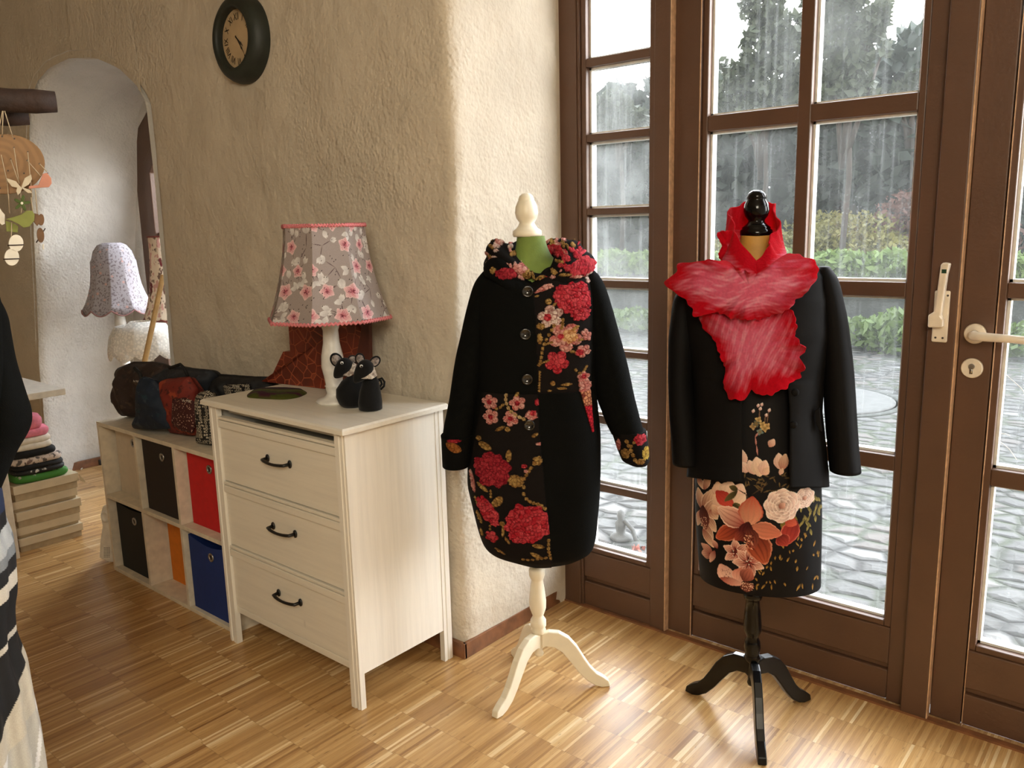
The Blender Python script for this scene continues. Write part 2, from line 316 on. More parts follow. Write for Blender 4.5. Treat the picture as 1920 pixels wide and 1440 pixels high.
class MB:
    def __init__(s): s.v = []; s.f = []; s.sm = False
    def add(s, v, f):
        k = len(s.v); s.v += [tuple(p) for p in v]; s.f += [tuple(i+k for i in q) for q in f]; return s
    def box(s, x0, x1, y0, y1, z0, z1):
        v = [(x, y, z) for z in (z0, z1) for y in (y0, y1) for x in (x0, x1)]
        return s.add(v, [(0, 2, 3, 1), (4, 5, 7, 6), (0, 1, 5, 4), (2, 6, 7, 3), (0, 4, 6, 2), (1, 3, 7, 5)])
    def lathe(s, prof, c=(0, 0, 0), n=32, shear=0., phase=0., cap=True):
        """prof = (radius, z); shear leans the axis sideways (x per z)"""
        v = []; f = []
        for r, z in prof:
            for i in range(n):
                a = 2*PI*i/n+phase; v.append((c[0]+r*math.cos(a)-shear*z, c[1]+r*math.sin(a), c[2]+z))
        for j in range(len(prof)-1):
            for i in range(n):
                a, b = j*n+i, j*n+(i+1) % n; f.append((a, b, b+n, a+n))
        if cap: f.append(tuple(range(n))[::-1]); f.append(tuple(range((len(prof)-1)*n, len(prof)*n)))
        s.sm = True; return s.add(v, f)
    def tube(s, pts, r, n=10, cap=True):
        pts = [Vector(p) for p in pts]; rr = r if isinstance(r, (list, tuple)) else [r]*len(pts); v = []; f = []
        ref = Vector((0, 0, 1)) if abs((pts[-1]-pts[0]).normalized().z) < .9 else Vector((0, 1, 0))
        for i, p in enumerate(pts):
            t = (pts[min(i+1, len(pts)-1)]-pts[max(i-1, 0)]).normalized(); a = t.cross(ref).normalized(); b = t.cross(a)
            for k in range(n):
                q = 2*PI*k/n; v.append(p+a*math.cos(q)*rr[i]+b*math.sin(q)*rr[i])
        for j in range(len(pts)-1):
            for k in range(n):
                a, b = j*n+k, j*n+(k+1) % n; f.append((a, b, b+n, a+n))
        if cap: f.append(tuple(range(n))[::-1]); f.append(tuple(range((len(pts)-1)*n, len(pts)*n)))
        s.sm = True; return s.add(v, f)
    def prism(s, poly, d0, d1, plane='xz'):
        """extrude a 2-D outline from depth d0 to d1"""
        n = len(poly); P = (lambda a, b, d: (a, d, b)) if plane == 'xz' else ((lambda a, b, d: (d, a, b)) if plane == 'yz' else (lambda a, b, d: (a, b, d)))
        v = [P(a, b, d0) for a, b in poly]+[P(a, b, d1) for a, b in poly]
        f = [tuple(range(n)), tuple(range(2*n-1, n-1, -1))]+[(i, (i+1) % n+0, (i+1) % n+n, i+n)[::-1] for i in range(n)]
        return s.add(v, f)
    def build(s, name, mat, parent=None, world=True, smooth=None, **k):
        o = mesh(name, s.v, s.f, mat, parent, world, False, **k)
        if (s.sm if smooth is None else smooth):
            me = o.data; me.polygons.foreach_set('use_smooth', [len(p.vertices) <= 4 for p in me.polygons])
        fixn(o.data); return o
def fixn(me):
    import bmesh
    b = bmesh.new(); b.from_mesh(me); bmesh.ops.recalc_face_normals(b, faces=b.faces); b.to_mesh(me); b.free()
def gridf(n, m, closed=False):
    """faces of an n x m vertex grid, closed round the second axis if asked"""
    i = np.arange(n-1)[:, None]; j = np.arange(m if closed else m-1)[None, :]; j2 = (j+1) % m
    return np.stack([i*m+j, i*m+j2, (i+1)*m+j2, (i+1)*m+j], -1).reshape(-1, 4)
def grid(name, P, mat, parent=None, closed=False, world=True, colors=None, **k):
    n, m = P.shape[:2]; return mesh(name, P.reshape(-1, 3), gridf(n, m, closed), mat, parent, world, smooth=True, colors=None if colors is None else colors.reshape(-1, 3), **k)
def snoise(P, sc, seed=0):
    """cheap smooth noise for arrays, sum of sines"""
    r = np.random.RandomState(seed); out = 0
    for k in range(5):
        d = r.normal(size=3); d /= np.linalg.norm(d); out = out+np.sin((P @ d)*sc*(.7+.5*k)+r.uniform(0, 6.28))/(1+.5*k)
    return out/2.6
def struct(o): o['kind'] = 'structure'; return o
def text_mesh(body, size):
    cu = bpy.data.curves.new('t', 'FONT'); cu.body = body; cu.size = size; cu.align_x = 'CENTER'; cu.align_y = 'CENTER'; cu.extrude = size*.02
    o = bpy.data.objects.new('t', cu); COL.objects.link(o); dg = bpy.context.evaluated_depsgraph_get(); me = bpy.data.meshes.new_from_object(o.evaluated_get(dg))
    v = [tuple(p.co) for p in me.vertices]; f = [tuple(p.vertices) for p in me.polygons]; bpy.data.objects.remove(o); bpy.data.curves.remove(cu); bpy.data.meshes.remove(me); return v, f

# ------------------------------------------------------------------ painting on dense meshes (object-fixed prints)
def hashj(ix, iy, s):
    a = np.sin(ix*127.1+iy*311.7+s*17.3)*43758.5453; return a-np.floor(a)
def vorn(u, v, cell, seed=0):
    x = u/cell; y = v/cell; ix = np.floor(x); iy = np.floor(y); d1 = np.full(u.shape, 9.); d2 = d1.copy(); idv = np.zeros(u.shape)
    for a in (-1, 0, 1):
        for b in (-1, 0, 1):
            cx = ix+a+hashj(ix+a, iy+b, seed); cy = iy+b+hashj(ix+a, iy+b, seed+5); d = np.hypot(x-cx, y-cy)
            n = d < d1; d2 = np.where(n, d1, np.minimum(d2, d)); idv = np.where(n, hashj(ix+a, iy+b, seed+9), idv); d1 = np.where(n, d, d1)
    return d1, d2, idv
class Paint:
    def __init__(s, U, V, base):
        s.U = U; s.V = V; s.c = np.tile(np.array(srgb(base)), (len(U), 1)); s.h = np.zeros(len(U))
    def near(s, x, y, r): return np.nonzero((abs(s.U-x) < r) & (abs(s.V-y) < r))[0]
    def put(s, i, c, a=1.): a = np.asarray(a)[..., None] if not np.isscalar(a) else a; s.c[i] = s.c[i]*(1-a)+c*a
    def bead(s, x, y, rx, ry, c0, c1, c2, rot=0, cell=.011, seed=1, wob=.18, kind='disc', h=.005):
        """raised wool flower: little curled petals with dark gaps"""
        R = max(rx, ry)*1.3; i = s.near(x, y, R)
        if not len(i): return
        du = s.U[i]-x; dv = s.V[i]-y; a = math.cos(rot)*du+math.sin(rot)*dv; b = -math.sin(rot)*du+math.cos(rot)*dv
        th = np.arctan2(b/ry, a/rx); rr = np.hypot(a/rx, b/ry)
        if kind == 'disc': lim = 1+wob*.3*np.sin(th*5+seed)+wob*.3*np.sin(th*8+seed*3)+wob*.25*np.sin(th*13+seed*2)
        elif kind == 'star': lim = .55+.48*np.abs(np.cos(th*2.5+seed))**.5
        elif kind == 'leaf': lim = 1-.35*np.abs(np.sin(th))
        m = rr < lim; i = i[m]; rr = rr[m]
        wu = snoise(np.c_[s.U[i], s.V[i], s.U[i]*0], 420, int(seed)+1)*.0022; wv2 = snoise(np.c_[s.V[i], s.U[i], s.U[i]*0], 390, int(seed)+4)*.0022
        d1, d2, idv = vorn(s.U[i]+.001*seed+wu, s.V[i]+wv2, cell*1.12, seed); e = np.clip((d2-d1)*3.4, 0, 1)**.7; e = e*(.78+.22*np.cos(d1*9))
        c0, c1, c2 = map(lambda q: np.array(srgb(q)), (c0, c1, c2))
        t = np.clip(idv*1.1+.15*(1-rr), 0, 1)[:, None]; col = c1*(1-t)+c2*t; col = c0*(1-e[:, None])+col*e[:, None]
        s.c[i] = col; s.h[i] = h*(.3+.7*e)
    def chain(s, pts, r, c0, c1, c2, seed=3, h=.003):
        n = 0
        for (x0, y0), (x1, y1) in zip(pts[:-1], pts[1:]):
            L_ = math.hypot(x1-x0, y1-y0); k = max(1, int(L_/(r*2.1)))
            for q in range(k):
                t = (q+.5)/k; n += 1
                s.bead(x0+(x1-x0)*t, y0+(y1-y0)*t, r*1.15, r*.95, c0, c1, c2, math.atan2(y1-y0, x1-x0), r*1.3, seed+n, .1, 'disc', h)
    def petal(s, x0, y0, x1, y1, w_, c0, c1, edge=None, veins=0., seed=0, bend=0., blunt=.5, shade=.35, h=0.):
        """a printed petal from its root to its tip, colours run root > tip, optional light rim and veins"""
        L_ = math.hypot(x1-x0, y1-y0); ang = math.atan2(y1-y0, x1-x0); i = s.near((x0+x1)/2, (y0+y1)/2, L_*.5+w_*1.4)
        if not len(i): return
        du = s.U[i]-x0; dv = s.V[i]-y0; t = (math.cos(ang)*du+math.sin(ang)*dv)/L_; q = (-math.sin(ang)*du+math.cos(ang)*dv)/w_
        q = q-bend*np.sin(np.clip(t, 0, 1)*PI); tt = np.clip(t, 1e-4, .9999)
        prof = (np.sin(PI*tt**(1.0+.0*blunt)))**blunt*(.55+.45*np.sin(PI*tt**.8))+.02*np.sin(tt*40+seed)
        m = (t > 0) & (t < 1) & (np.abs(q) < prof); i = i[m]; t = t[m]; q = q[m]/np.maximum(prof[m], 1e-3)
        c0 = np.array(srgb(c0)); c1 = np.array(srgb(c1)); col = c0*(1-t[:, None])+c1*t[:, None]
        sh = 1-shade*(.5+.5*q)*(1-.3*t); col = col*sh[:, None]
        if veins: vn = np.clip(np.sin(q*14+seed+np.sin(t*6)*.8)*.5+.5, 0, 1)**4*veins*(1-.4*t); col = col*(1-vn[:, None])+c0*.55*vn[:, None]
        if edge is not None:
            k = np.clip((np.abs(q)-.82)/.12, 0, 1)*np.clip(t*3, 0, 1); k = np.maximum(k, np.clip((t-.93)/.05, 0, 1)); col = col*(1-k[:, None]*.7)+np.array(srgb(edge))*k[:, None]*.7
        s.c[i] = col; s.h[i] = h
    def dot(s, x, y, r, c):
        i = s.near(x, y, r); m = np.hypot(s.U[i]-x, s.V[i]-y) < r; s.c[i[m]] = srgb(c)

# ------------------------------------------------------------------ the room
YW, YD, CEIL = 1.80, 2.368, 2.72
prof_n = [(-5.12, 0), (-5.08, .4), (-5.02, .8), (-4.93, 1.2), (-4.84, 1.6), (-4.77, 1.93), (-4.70, 2.09), (-4.58, 2.17), (-4.42, 2.215), (-4.2, 2.228), (-3.92, 2.19), (-3.72, 2.12), (-3.57, 2.03), (-3.50, 1.95), (-3.495, 1.7), (-3.505, 1.3), (-3.52, .9), (-3.535, .4), (-3.54, 0)]
def resample(p, n):
    p = np.array(p, float); d = np.r_[0, np.cumsum(np.hypot(*np.diff(p, axis=0).T))]; t = np.linspace(0, d[-1], n); return np.c_[np.interp(t, d, p[:, 0]), np.interp(t, d, p[:, 1])]
def lump(P, amp=.006, seed=3): return snoise(P, 9, seed)*amp+snoise(P, 31, seed+1)*amp*.35
# pier between the niche and the doorway: front face, rounded arris, reveal (one swept sheet)
ns, nz = 190, 120; zs = np.linspace(0, CEIL, nz); P = np.zeros((nz, ns, 3))
for k, z in enumerate(zs):
    xc = -1.752+.035*min(z, 2.1)/2.03+.006*math.sin(z*5); r = .035+.012*math.sin(z*3+1)
    xl = float(np.interp(z, [0, .4, .9, 1.3, 1.7, 1.95, 2.03, 2.12, 2.19, 2.228, 2.25], [-3.54, -3.535, -3.52, -3.505, -3.495, -3.5, -3.57, -3.72, -3.92, -4.2, -4.2]))
    path = [(xl, YD), (xl, YW+.03), (xl+.03, YW)]+[(xc-r, YW)]+[(xc-r+r*math.sin(a), YW+r-r*math.cos(a)) for a in np.linspace(.3, PI/2, 5)]+[(-1.738 if z > .02 else -1.74, YD)]
    P[k, :, :2] = resample(path, ns); P[k, :, 2] = z
q = P.reshape(-1, 3); d = lump(q).reshape(nz, ns); frontm = (P[:, :, 1] < YW+.02); P[:, :, 1] -= np.where(frontm, np.abs(d), 0); P[:, :, 0] += np.where(~frontm, d*.6*(P[:, :, 1] < YD-.05), 0)
struct(grid('wall_back', P, 'plaster_cream'))
# wall above and left of the niche, and the niche's own inside
n = 130; A = resample(prof_n, n); top = np.c_[np.linspace(-6.2, -3.4, n), np.full(n, CEIL)]
A0 = A.copy(); left = [i for i in range(n) if A[i, 1] < 1.9 and A[i, 0] < -4.5]
rows = 14; P = np.zeros((rows, n, 3))
for i in range(n):
    x, z = A[i]; tx, tz = (-6.2, z) if (x < -4.6) else (x, CEIL)
    if -4.78 < x < -4.4:
        kk = (x+4.78)/.38; tx = -6.2*(1-kk)+x*kk; tz = CEIL
    if x > -3.56: tx, tz = x+.001, z+.001
    for k in range(rows):
        t = k/(rows-1); P[k, i] = (x+(tx-x)*t, YW+.0, z+(tz-z)*t)
P[:, :, 1] -= np.abs(lump(P.reshape(-1, 3), .006, 5)).reshape(rows, n)
struct(grid('wall_left', P, 'plaster_cream'))
rows = 40; P = np.zeros((rows, n, 3))
for k in range(rows):
    t = k/(rows-1); y = YW-.004+t*(YD-YW+.02); rr = max(0, 1-(y-YW)/.05)
    sp = .10*min(1, max(0, (y-YW)/.25))
    for i in range(n):
        x, z = A[i]; o = rr*rr*.03
        dx = (-o if x < -4.3 else o*.0)-(sp*(1-min(1, z/1.7)) if x < -4.6 else 0)
        P[k, i] = (x+dx, y, z+(o if 2.0 < z else 0))
P[:, :, 0] += lump(P.reshape(-1, 3), .004, 8).reshape(rows, n); P[:, :, 2] += (lump(P.reshape(-1, 3), .004, 9).reshape(rows, n))*(P[:, :, 2] > 1.9)
struct(grid('wall_niche', P, 'plaster_white'))
mb = MB(); mb.box(-6.4, 1.5, -3.2, YD+.02, -.05, 0); struct(mb.build('floor', 'strip_parquet'))
mb = MB(); mb.box(-6.4, 1.5, -3.2, YD+.3, CEIL, CEIL+.1); struct(mb.build('ceiling', 'plaster_cream'))
mb = MB(); mb.box(-6.4, -6.2, -3.2, YD+.3, 0, CEIL); struct(mb.build('wall_far_left', 'plaster_cream'))
mb = MB(); mb.box(1.25, 1.5, -3.2, YD+.3, 0, CEIL); struct(mb.build('wall_right', 'plaster_cream'))
mb = MB(); mb.box(-6.4, 1.5, -3.4, -3.2, 0, CEIL); struct(mb.build('wall_front', 'plaster_cream'))
mb = MB(); mb.box(-1.8, 1.3, YD-.02, YD+.07, 2.56, CEIL); mb.box(-3.5, -1.75, YD+.02, YD+.07, 0, CEIL); mb.box(-6.4, -5.24, YW+.05, YD+.08, 0, CEIL); mb.box(-5.24, -3.5, YD+.03, YD+.08, 2.26, CEIL); struct(mb.build('wall_outer', 'plaster_cream'))
# skirtings
mb = MB(); mb.box(-1.755, -1.742, YW-.012, YD-.01, 0, .055); mb.box(-1.80, -1.742, YW-.014, YW-.001, 0, .055); struct(mb.build('baseboard_reveal', 'skirting_wood', bevel=.002))
mb = MB(); mb.box(-2.5, -1.801, YW-.014, YW-.002, 0, .055); struct(mb.build('baseboard_back', 'skirting_wood', bevel=.002))
mb = MB(); mb.box(-5.19, -5.175, YW+.06, YD-.03, 0, .05); struct(mb.build('baseboard_niche', 'skirting_wood', bevel=.002))
mb = MB(); mb.box(-1.745, 1.2, YD-.03, YD-.008, 0, .006); struct(mb.build('trim_1', 'skirting_wood'))

# ------------------------------------------------------------------ glazed doors
def leaf(name, x0, x1, yf, bars, gl_z, cols, wl, wr, glassm, mull=.038, top=2.54, proud=0.):
    """one glazed leaf: stiles, bottom rail with a groove, glazing bars, pale rebates, panes"""
    root = struct(bpy.data.objects.new(name, None)); COL.objects.link(root); root.location = ((x0+x1)/2, yf, 0); MW[root.name] = Matrix.Translation(root.location)
    g0, g1 = x0+wl, x1-wr; f = MB()
    f.box(x0, g0-.02, yf, yf+.06, .006, top); f.box(g1+.02, x1, yf, yf+.06, .006, top); f.box(g0-.02, g1+.02, yf, yf+.06, top-.05, top)
    f.build('frame', 'door_brown', root, bevel=.003)
    r = MB(); r.box(g0-.0195, g1+.0195, yf+.004, yf+.05, .008, .100); r.box(g0-.0195, g1+.0195, yf+.016, yf+.05, .100, .118); r.box(g0-.0195, g1+.0195, yf+.004, yf+.05, .118, gl_z-.018); r.build('bottom_rail', 'door_brown', root, bevel=.004)
    s = MB(); s.box(g0-.019, g0, yf+.007, yf+.05, gl_z-.017, top-.052); s.box(g1, g1+.019, yf+.007, yf+.05, gl_z-.017, top-.052); s.box(g0, g1, yf+.007, yf+.05, gl_z-.017, gl_z)
    s.build('sash_moulding', 'door_brown', root, bevel=.003)
    b = MB(); xs = np.linspace(g0, g1, cols+1)
    for x in xs[1:-1]: b.box(x-mull/2, x+mull/2, yf+.006, yf+.05, gl_z, top-.05)
    for z0, z1 in bars: b.box(g0, g1, yf+.008, yf+.048, z0, z1)
    b.build('glazing_bars', 'door_brown', root, bevel=.003)
    zz = [gl_z]+[q for p in sorted(bars) for q in p]+[top-.05]
    p = MB()
    for c_ in range(cols):
        a = xs[c_]+(mull/2 if c_ else 0); e_ = xs[c_+1]-(mull/2 if c_ < cols-1 else 0)
        for k in range(0, len(zz), 2):
            z0, z1 = zz[k], zz[k+1]; bd = .007
            p.box(a, a+bd, yf+.030, yf+.058, z0, z1); p.box(e_-bd, e_, yf+.030, yf+.058, z0, z1); p.box(a, e_, yf+.030, yf+.058, z0, z0+bd); p.box(a, e_, yf+.030, yf+.058, z1-bd, z1)
            mesh('glass_pane', [(a, yf+.04, z0), (e_, yf+.04, z0), (e_, yf+.04, z1), (a, yf+.04, z1)], [(0, 1, 2, 3)], glassm(c_, k) if callable(glassm) else glassm, root)
    p.build('putty_rebate', 'sash_white', root)
    return root
sb = [(.459, .486), (.710, .738), (.955, .975), (1.189, 1.214), (1.432, 1.455), (1.672, 1.697), (1.910, 1.937), (2.15, 2.18)]
w1 = leaf('window_1', -1.668, -1.318, YD-.022, sb, .236, 1, .031, .077, lambda c, k: 'glass_misty' if k < 2 else 'glass_fogged')
MB().box(-1.745, -1.6685, YD-.026, YD+.05, .0, 2.56).build('frame_post', 'door_brown', w1, bevel=.004)
MB().box(-1.3175, -1.3145, YD-.024, YD+.03, .004, 2.54).build('worn_edge', 'door_edge', w1)
d1 = leaf('door_1', -1.314, -.545, YD+.0, [(.701, .744), (1.188, 1.228), (1.670, 1.716), (2.155, 2.20)], .250, 2, .109, -.068+.136, 'glass_misty')
MB().box(-1.229, -1.2265, YD-.0015, YD+.01, .004, 2.5).build('worn_edge', 'door_edge', d1)
MB().box(-.552, -.468, YD+.0605, YD+.075, .004, 2.54).build('leak_backing', 'door_brown', d1)  # added backing strip, blocks the light leak behind the cover batten
MB().box(-.545, -.4775, YD-.028, YD+.0, .004, 2.54).build('cover_batten', 'door_brown', d1, bevel=.003)
MB().box(-.4775, -.4745, YD-.0275, YD+.0, .004, 2.54).build('worn_edge', 'door_edge', d1)
d2 = leaf('door_2', -.474, .40, YD+.0, [(.703, .748), (1.194, 1.233), (1.679, 1.715), (2.155, 2.20)], .249, 2, .098, .10, 'glass_misty')
MB().box(-.3925, -.391, YD-.0015, YD+.01, .004, 2.5).build('worn_edge', 'door_edge', d2)
ck_ = MB()
for (a0, b0, a1, b1) in ((-.372, 1.000, -.300, .925), (-.372, .822, -.325, .775), (-.372, .838, -.345, .836)): ck_.tube([(a0, YD+.038, b0), ((a0+a1)/2+.004, YD+.038, (b0+b1)/2+.003), (a1, YD+.038, b1)], .0009, 4)
ck_.build('glass_crack', 'sash_white', d2)
w2 = leaf('window_2', .41, 1.2, YD-.0, sb, .236, 2, .07, .07, 'glass_misty')
# window of the niche: frame with an arched head, one tall leaf
root = struct(bpy.data.objects.new('window_3', None)); COL.objects.link(root); root.location = (-4.2, YD, 0); MW[root.name] = Matrix.Translation(root.location)
outer = [(-4.855, 0), (-4.835, 1.4), (-4.83, 1.95), (-4.62, 2.08), (-4.4, 2.15), (-4.1, 2.17), (-3.8, 2.12), (-3.5, 2.0), (-3.5, 0)]
inner = [(-4.70, .12), (-4.695, 1.4), (-4.69, 1.80), (-4.55, 1.92), (-4.38, 2.0), (-4.1, 2.02), (-3.85, 1.98), (-3.62, 1.9), (-3.62, .12)]
def frame2(o1, i1, y0, y1, name, mat):
    v = []; f = []; n_ = len(o1)
    for y in (y0, y1):
        for p in o1: v.append((p[0], y, p[1]))
        for p in i1: v.append((p[0], y, p[1]))
    for i in range(n_):
        j = (i+1) % n_; f += [(i, j, n_+j, n_+i), (2*n_+i, 3*n_+i, 3*n_+j, 2*n_+j), (i, 2*n_+i, 2*n_+j, j), (n_+i, n_+j, 3*n_+j, 3*n_+i)]
    o = mesh(name, v, f, mat, root, bevel=.004); fixn(o.data); return o
inn2 = [(x+(.05 if x < -4.1 else -.05), z-.05 if z > .5 else z+.05) for x, z in inner]
outer2 = [(-5.16, -.02), (-5.06, 1.2), (-4.93, 1.95), (-4.65, 2.22), (-4.4, 2.30), (-4.1, 2.30), (-3.8, 2.26), (-3.45, 2.1), (-3.45, -.02)]
frame2(outer2, outer, YD-.004, YD+.03, 'wall_rebate', 'plaster_white')
frame2(outer, inner, YD+.0, YD+.06, 'frame', 'door_brown'); frame2([(x-.012 if x < -4.1 else x+.012, z) for x, z in inner], inn2, YD-.012, YD+.05, 'sash', 'door_brown')
mb = MB()
for z in (.5, .97, 1.38): mb.box(-4.64, -3.66, YD+.0, YD+.04, z, z+.035)
mb.build('glazing_bars', 'door_brown', root, bevel=.003)
mesh('glass_pane', [(x, YD+.02, z) for x, z in inn2], [tuple(range(len(inn2)))], 'glass_misty', root)

# door furniture
def rot_disc(mb, cx, cz, r, y0, y1, n=32, r2=None):
    prof = [(r, 0), (r, (y1-y0)*.6), (r2 or r*.9, (y1-y0))]
    k = len(mb.v); t = MB().lathe(prof, n=n); mb.add([(cx+x, y1-z if False else y0+0+z*1.0, cz+y) for x, y, z in t.v], t.f); mb.sm = True; return mb
hd = MB(); rot_disc(hd, -.437, 1.102, .026, YD-.0, YD-.012); rh = hd.build('handle_rosette', 'hardware_cream', d2)
hd = MB().tube([(-.437, YD-.004, 1.102), (-.437, YD-.045, 1.102), (-.430, YD-.056, 1.102), (-.41, YD-.060, 1.102), (-.36, YD-.060, 1.101), (-.31, YD-.060, 1.099), (-.298, YD-.054, 1.098), (-.295, YD-.035, 1.098)], [.0105, .0105, .0115, .011, .010, .010, .010, .009], 14); hd.build('door_handle', 'hardware_cream', d2)
hd = MB(); rot_disc(hd, -.438, 1.012, .026, YD-.0, YD-.010); e = hd.build('keyhole_plate', 'hardware_cream', d2)
hd = MB(); rot_disc(hd, -.438, 1.017, .0075, YD-.010, YD-.0135); hd.box(-.4415, -.4345, YD-.0125, YD-.009, .998, 1.015); hd.build('key_cylinder', 'steel', e)
yb = YD-.028
pl = MB(); pl.box(-.532, -.495, yb-.009, yb, 1.078, 1.212); pl = pl.build('lock_plate', 'hardware_cream', d1, bevel=.004)
lv = MB(); pr = [(-.537, 1.118), (-.502, 1.120), (-.502, 1.142), (-.508, 1.150), (-.501, 1.255), (-.496, 1.283), (-.513, 1.285), (-.517, 1.278), (-.524, 1.160), (-.538, 1.150)]
lv.prism(pr, yb-.034, yb-.010); lv.build('lock_lever', 'hardware_cream', pl, bevel=.004)
MB().box(-.513, -.502, yb-.0348, yb-.0338, 1.258, 1.268).build('lever_label', 'green_label', pl)
sc_ = MB()
for x, z in ((-.522, 1.090), (-.505, 1.090), (-.500, 1.200)): rot_disc(sc_, x, z, .0028, yb-.009, yb-.0100, 10)
sc_.build('screw', 'hole_dark', pl)

# ------------------------------------------------------------------ outside
mb = MB(); mb.box(-16, 8, YD+.06, 22, -.3, -.12); tag(struct(mb.build('ground', 'cobbles')), 'cobbled yard outside the doors', 'ground')
P = []; Fq = []
def leaves(name, parent, blobs, n, size, mat, seed, world=True, flat=.0, label=None):
    r = np.random.RandomState(seed); tot = sum(b[3]*b[4]*b[5] for b in blobs)**1; V = []; Q = []
    for b in blobs:
        k = int(n*b[3]*b[4]*b[5]/tot)
        d = r.normal(size=(k, 3)); d /= np.linalg.norm(d, axis=1)[:, None]; d *= (r.uniform(.25, 1, size=(k, 1))**.5)
        c = d*np.array(b[3:6])+np.array(b[:3]); a = r.normal(size=(k, 3)); a /= np.linalg.norm(a, axis=1)[:, None]; t = np.cross(a, r.normal(size=(k, 3))); t /= np.linalg.norm(t, axis=1)[:, None]
        s_ = size*r.uniform(.6, 1.3, size=(k, 1)); p = np.stack([c-a*s_, c+t*s_*.5, c+a*s_, c-t*s_*.5], 1); V.append(p.reshape(-1, 3))
    V = np.concatenate(V); Q = np.arange(len(V)).reshape(-1, 4)
    return mesh(name, V, Q, mat, parent, label=label)
mb = MB(); mb.box(-16, 8, 11.6, 22, -.14, .36); tag(struct(mb.build('ground_terrace', 'soil')), 'raised soil bed behind the yard wall', 'ground')
# low retaining wall with grass on it
mb = MB(); mb.box(-16, 8, 11, 11.6, -.14, .42); tag(struct(mb.build('wall_yard', 'stone_wall', bevel=.05)), 'dark retaining wall across the yard', 'wall')
def stuffleaf(name, blobs, n, size, mat, seed, label, cat='grass'):
    o = leaves(name, None, blobs, n, size, mat, seed); tag(o, label, cat, kind='stuff'); return o
stuffleaf('grass_bank', [(x, 11.3, .80, .5, .25, .2) for x in np.arange(-15, 5, .7)], 24000, .06, 'leaf_grass', 2, 'bank of long grass on top of the dark yard wall')
stuffleaf('weed_border', [(x, 10.2+.12*math.sin(x*3), .06, .5, .5, .22+.12*math.sin(x*2.1)) for x in np.arange(-14, 3, .6)], 17000, .06, 'leaf_green', 3, 'leafy green weeds along the foot of the yard wall', 'weeds')
def shrub(name, x, y, z0, h_, wd, mat, seed, label, group=None, n=5000, size=.12, cat='shrub', trunk='bark_out'):
    t = thing(name, label, cat, (x, y, z0), 0, group); r = random.Random(seed)
    bl = [(x+r.uniform(-.5, .5)*wd, y+r.uniform(-.4, .4)*wd*.7, z0+h_*r.uniform(.3, .8), wd*.45, wd*.4, h_*.3) for _ in range(9)]
    leaves('foliage', t, bl, n, size, mat, seed); MB().tube([(x, y, z0-.2), (x+.05, y, z0+h_*.4), (x, y, z0+h_*.7)], [.05*wd, .035*wd, .02*wd], 8).build('stem', trunk, t); return t
shrub('yellow_shrub', -3.95, 12.75, .35, 1.1, 1.5, 'leaf_yellow', 11, 'yellow-green feathery shrub seen through the middle panes of the main door', n=9000, size=.045)
shrub('yellow_shrub', -5.8, 12.75, .35, .9, 1.3, 'leaf_yellow', 12, 'yellow-green shrub seen behind the collar of the red scarf', n=7000, size=.045)
shrub('rust_shrub', -3.0, 13.3, .35, 1.5, 1.2, 'leaf_rust', 13, 'dull reddish shrub behind the yellow-green one', n=4500, size=.05)
def yat(px, py, Y): d = ray(px, py); return EYE+d*((Y-EYE[1])/d[1])
stuffleaf('evergreen_hedge', [(x, 14.6+.3*math.sin(x*2), 2.0+.25*math.sin(x*1.3), 1.1, .9, 2.1) for x in np.arange(-16, 4, 1.1)], 62000, .17, 'leaf_dark', 21, 'tall dark grey-green evergreen hedge behind the yard wall', 'hedge')
def tree(px, Y, pts, seed, label, n, trunkpx):
    b0 = yat(px, 500, Y); t = thing('garden_tree', label, 'tree', (b0[0], Y, -.12), 0, 'trees in the garden'); bl = []
    for x, y, r in pts: p = yat(x, y, Y); rr = r/F_PX*np.dot(p-EYE, fw); bl.append((p[0], Y, p[2], rr, rr*.8, rr))
    leaves('crown', t, bl, n, .085, 'leaf_tree', seed); mb = MB(); h_ = bl[0][2]; mb.tube([(b0[0], Y, -.12), (b0[0]+.1, Y, h_*.5), (b0[0], Y, h_)], [.05, .04, .03], 8); r = random.Random(seed)
    for b in bl: mb.tube([(b0[0], Y, h_*r.uniform(.5, .9)), (b[0], b[1], b[2])], [.05, .015], 6)
    mb.build('trunk', 'bark_out', t)
tree(1420, 12.9, [(1430, 90, 46), (1390, 150, 40), (1460, 150, 44), (1370, 190, 34), (1470, 60, 40), (1430, 10, 44), (1350, 120, 16), (1480, 200, 34), (1420, 210, 40), (1500, 110, 40), (1440, -60, 60)], 31, 'leafy tree against the white sky in the top left pane of the main door', 4600, 0)
tree(1570, 12.0, [(1560, 60, 46), (1600, 110, 36), (1630, 50, 34), (1555, 150, 40), (1610, 170, 34), (1545, 10, 44), (1655, 95, 16), (1650, 20, 22), (1590, -30, 50)], 32, 'leafy tree against the white sky in the top right pane of the main door', 4600, 0)
tree(1690, 13.6, [(1690, 175, 22), (1715, 150, 18), (1660, 190, 20)], 33, 'treetop low in the right corner of the main door top pane', 900, 0)
tree(1160, 12.5, [(1150, 210, 40), (1190, 230, 30), (1120, 240, 30)], 34, 'hazy pale tree behind the second pane of the narrow side window', 2600, 0)
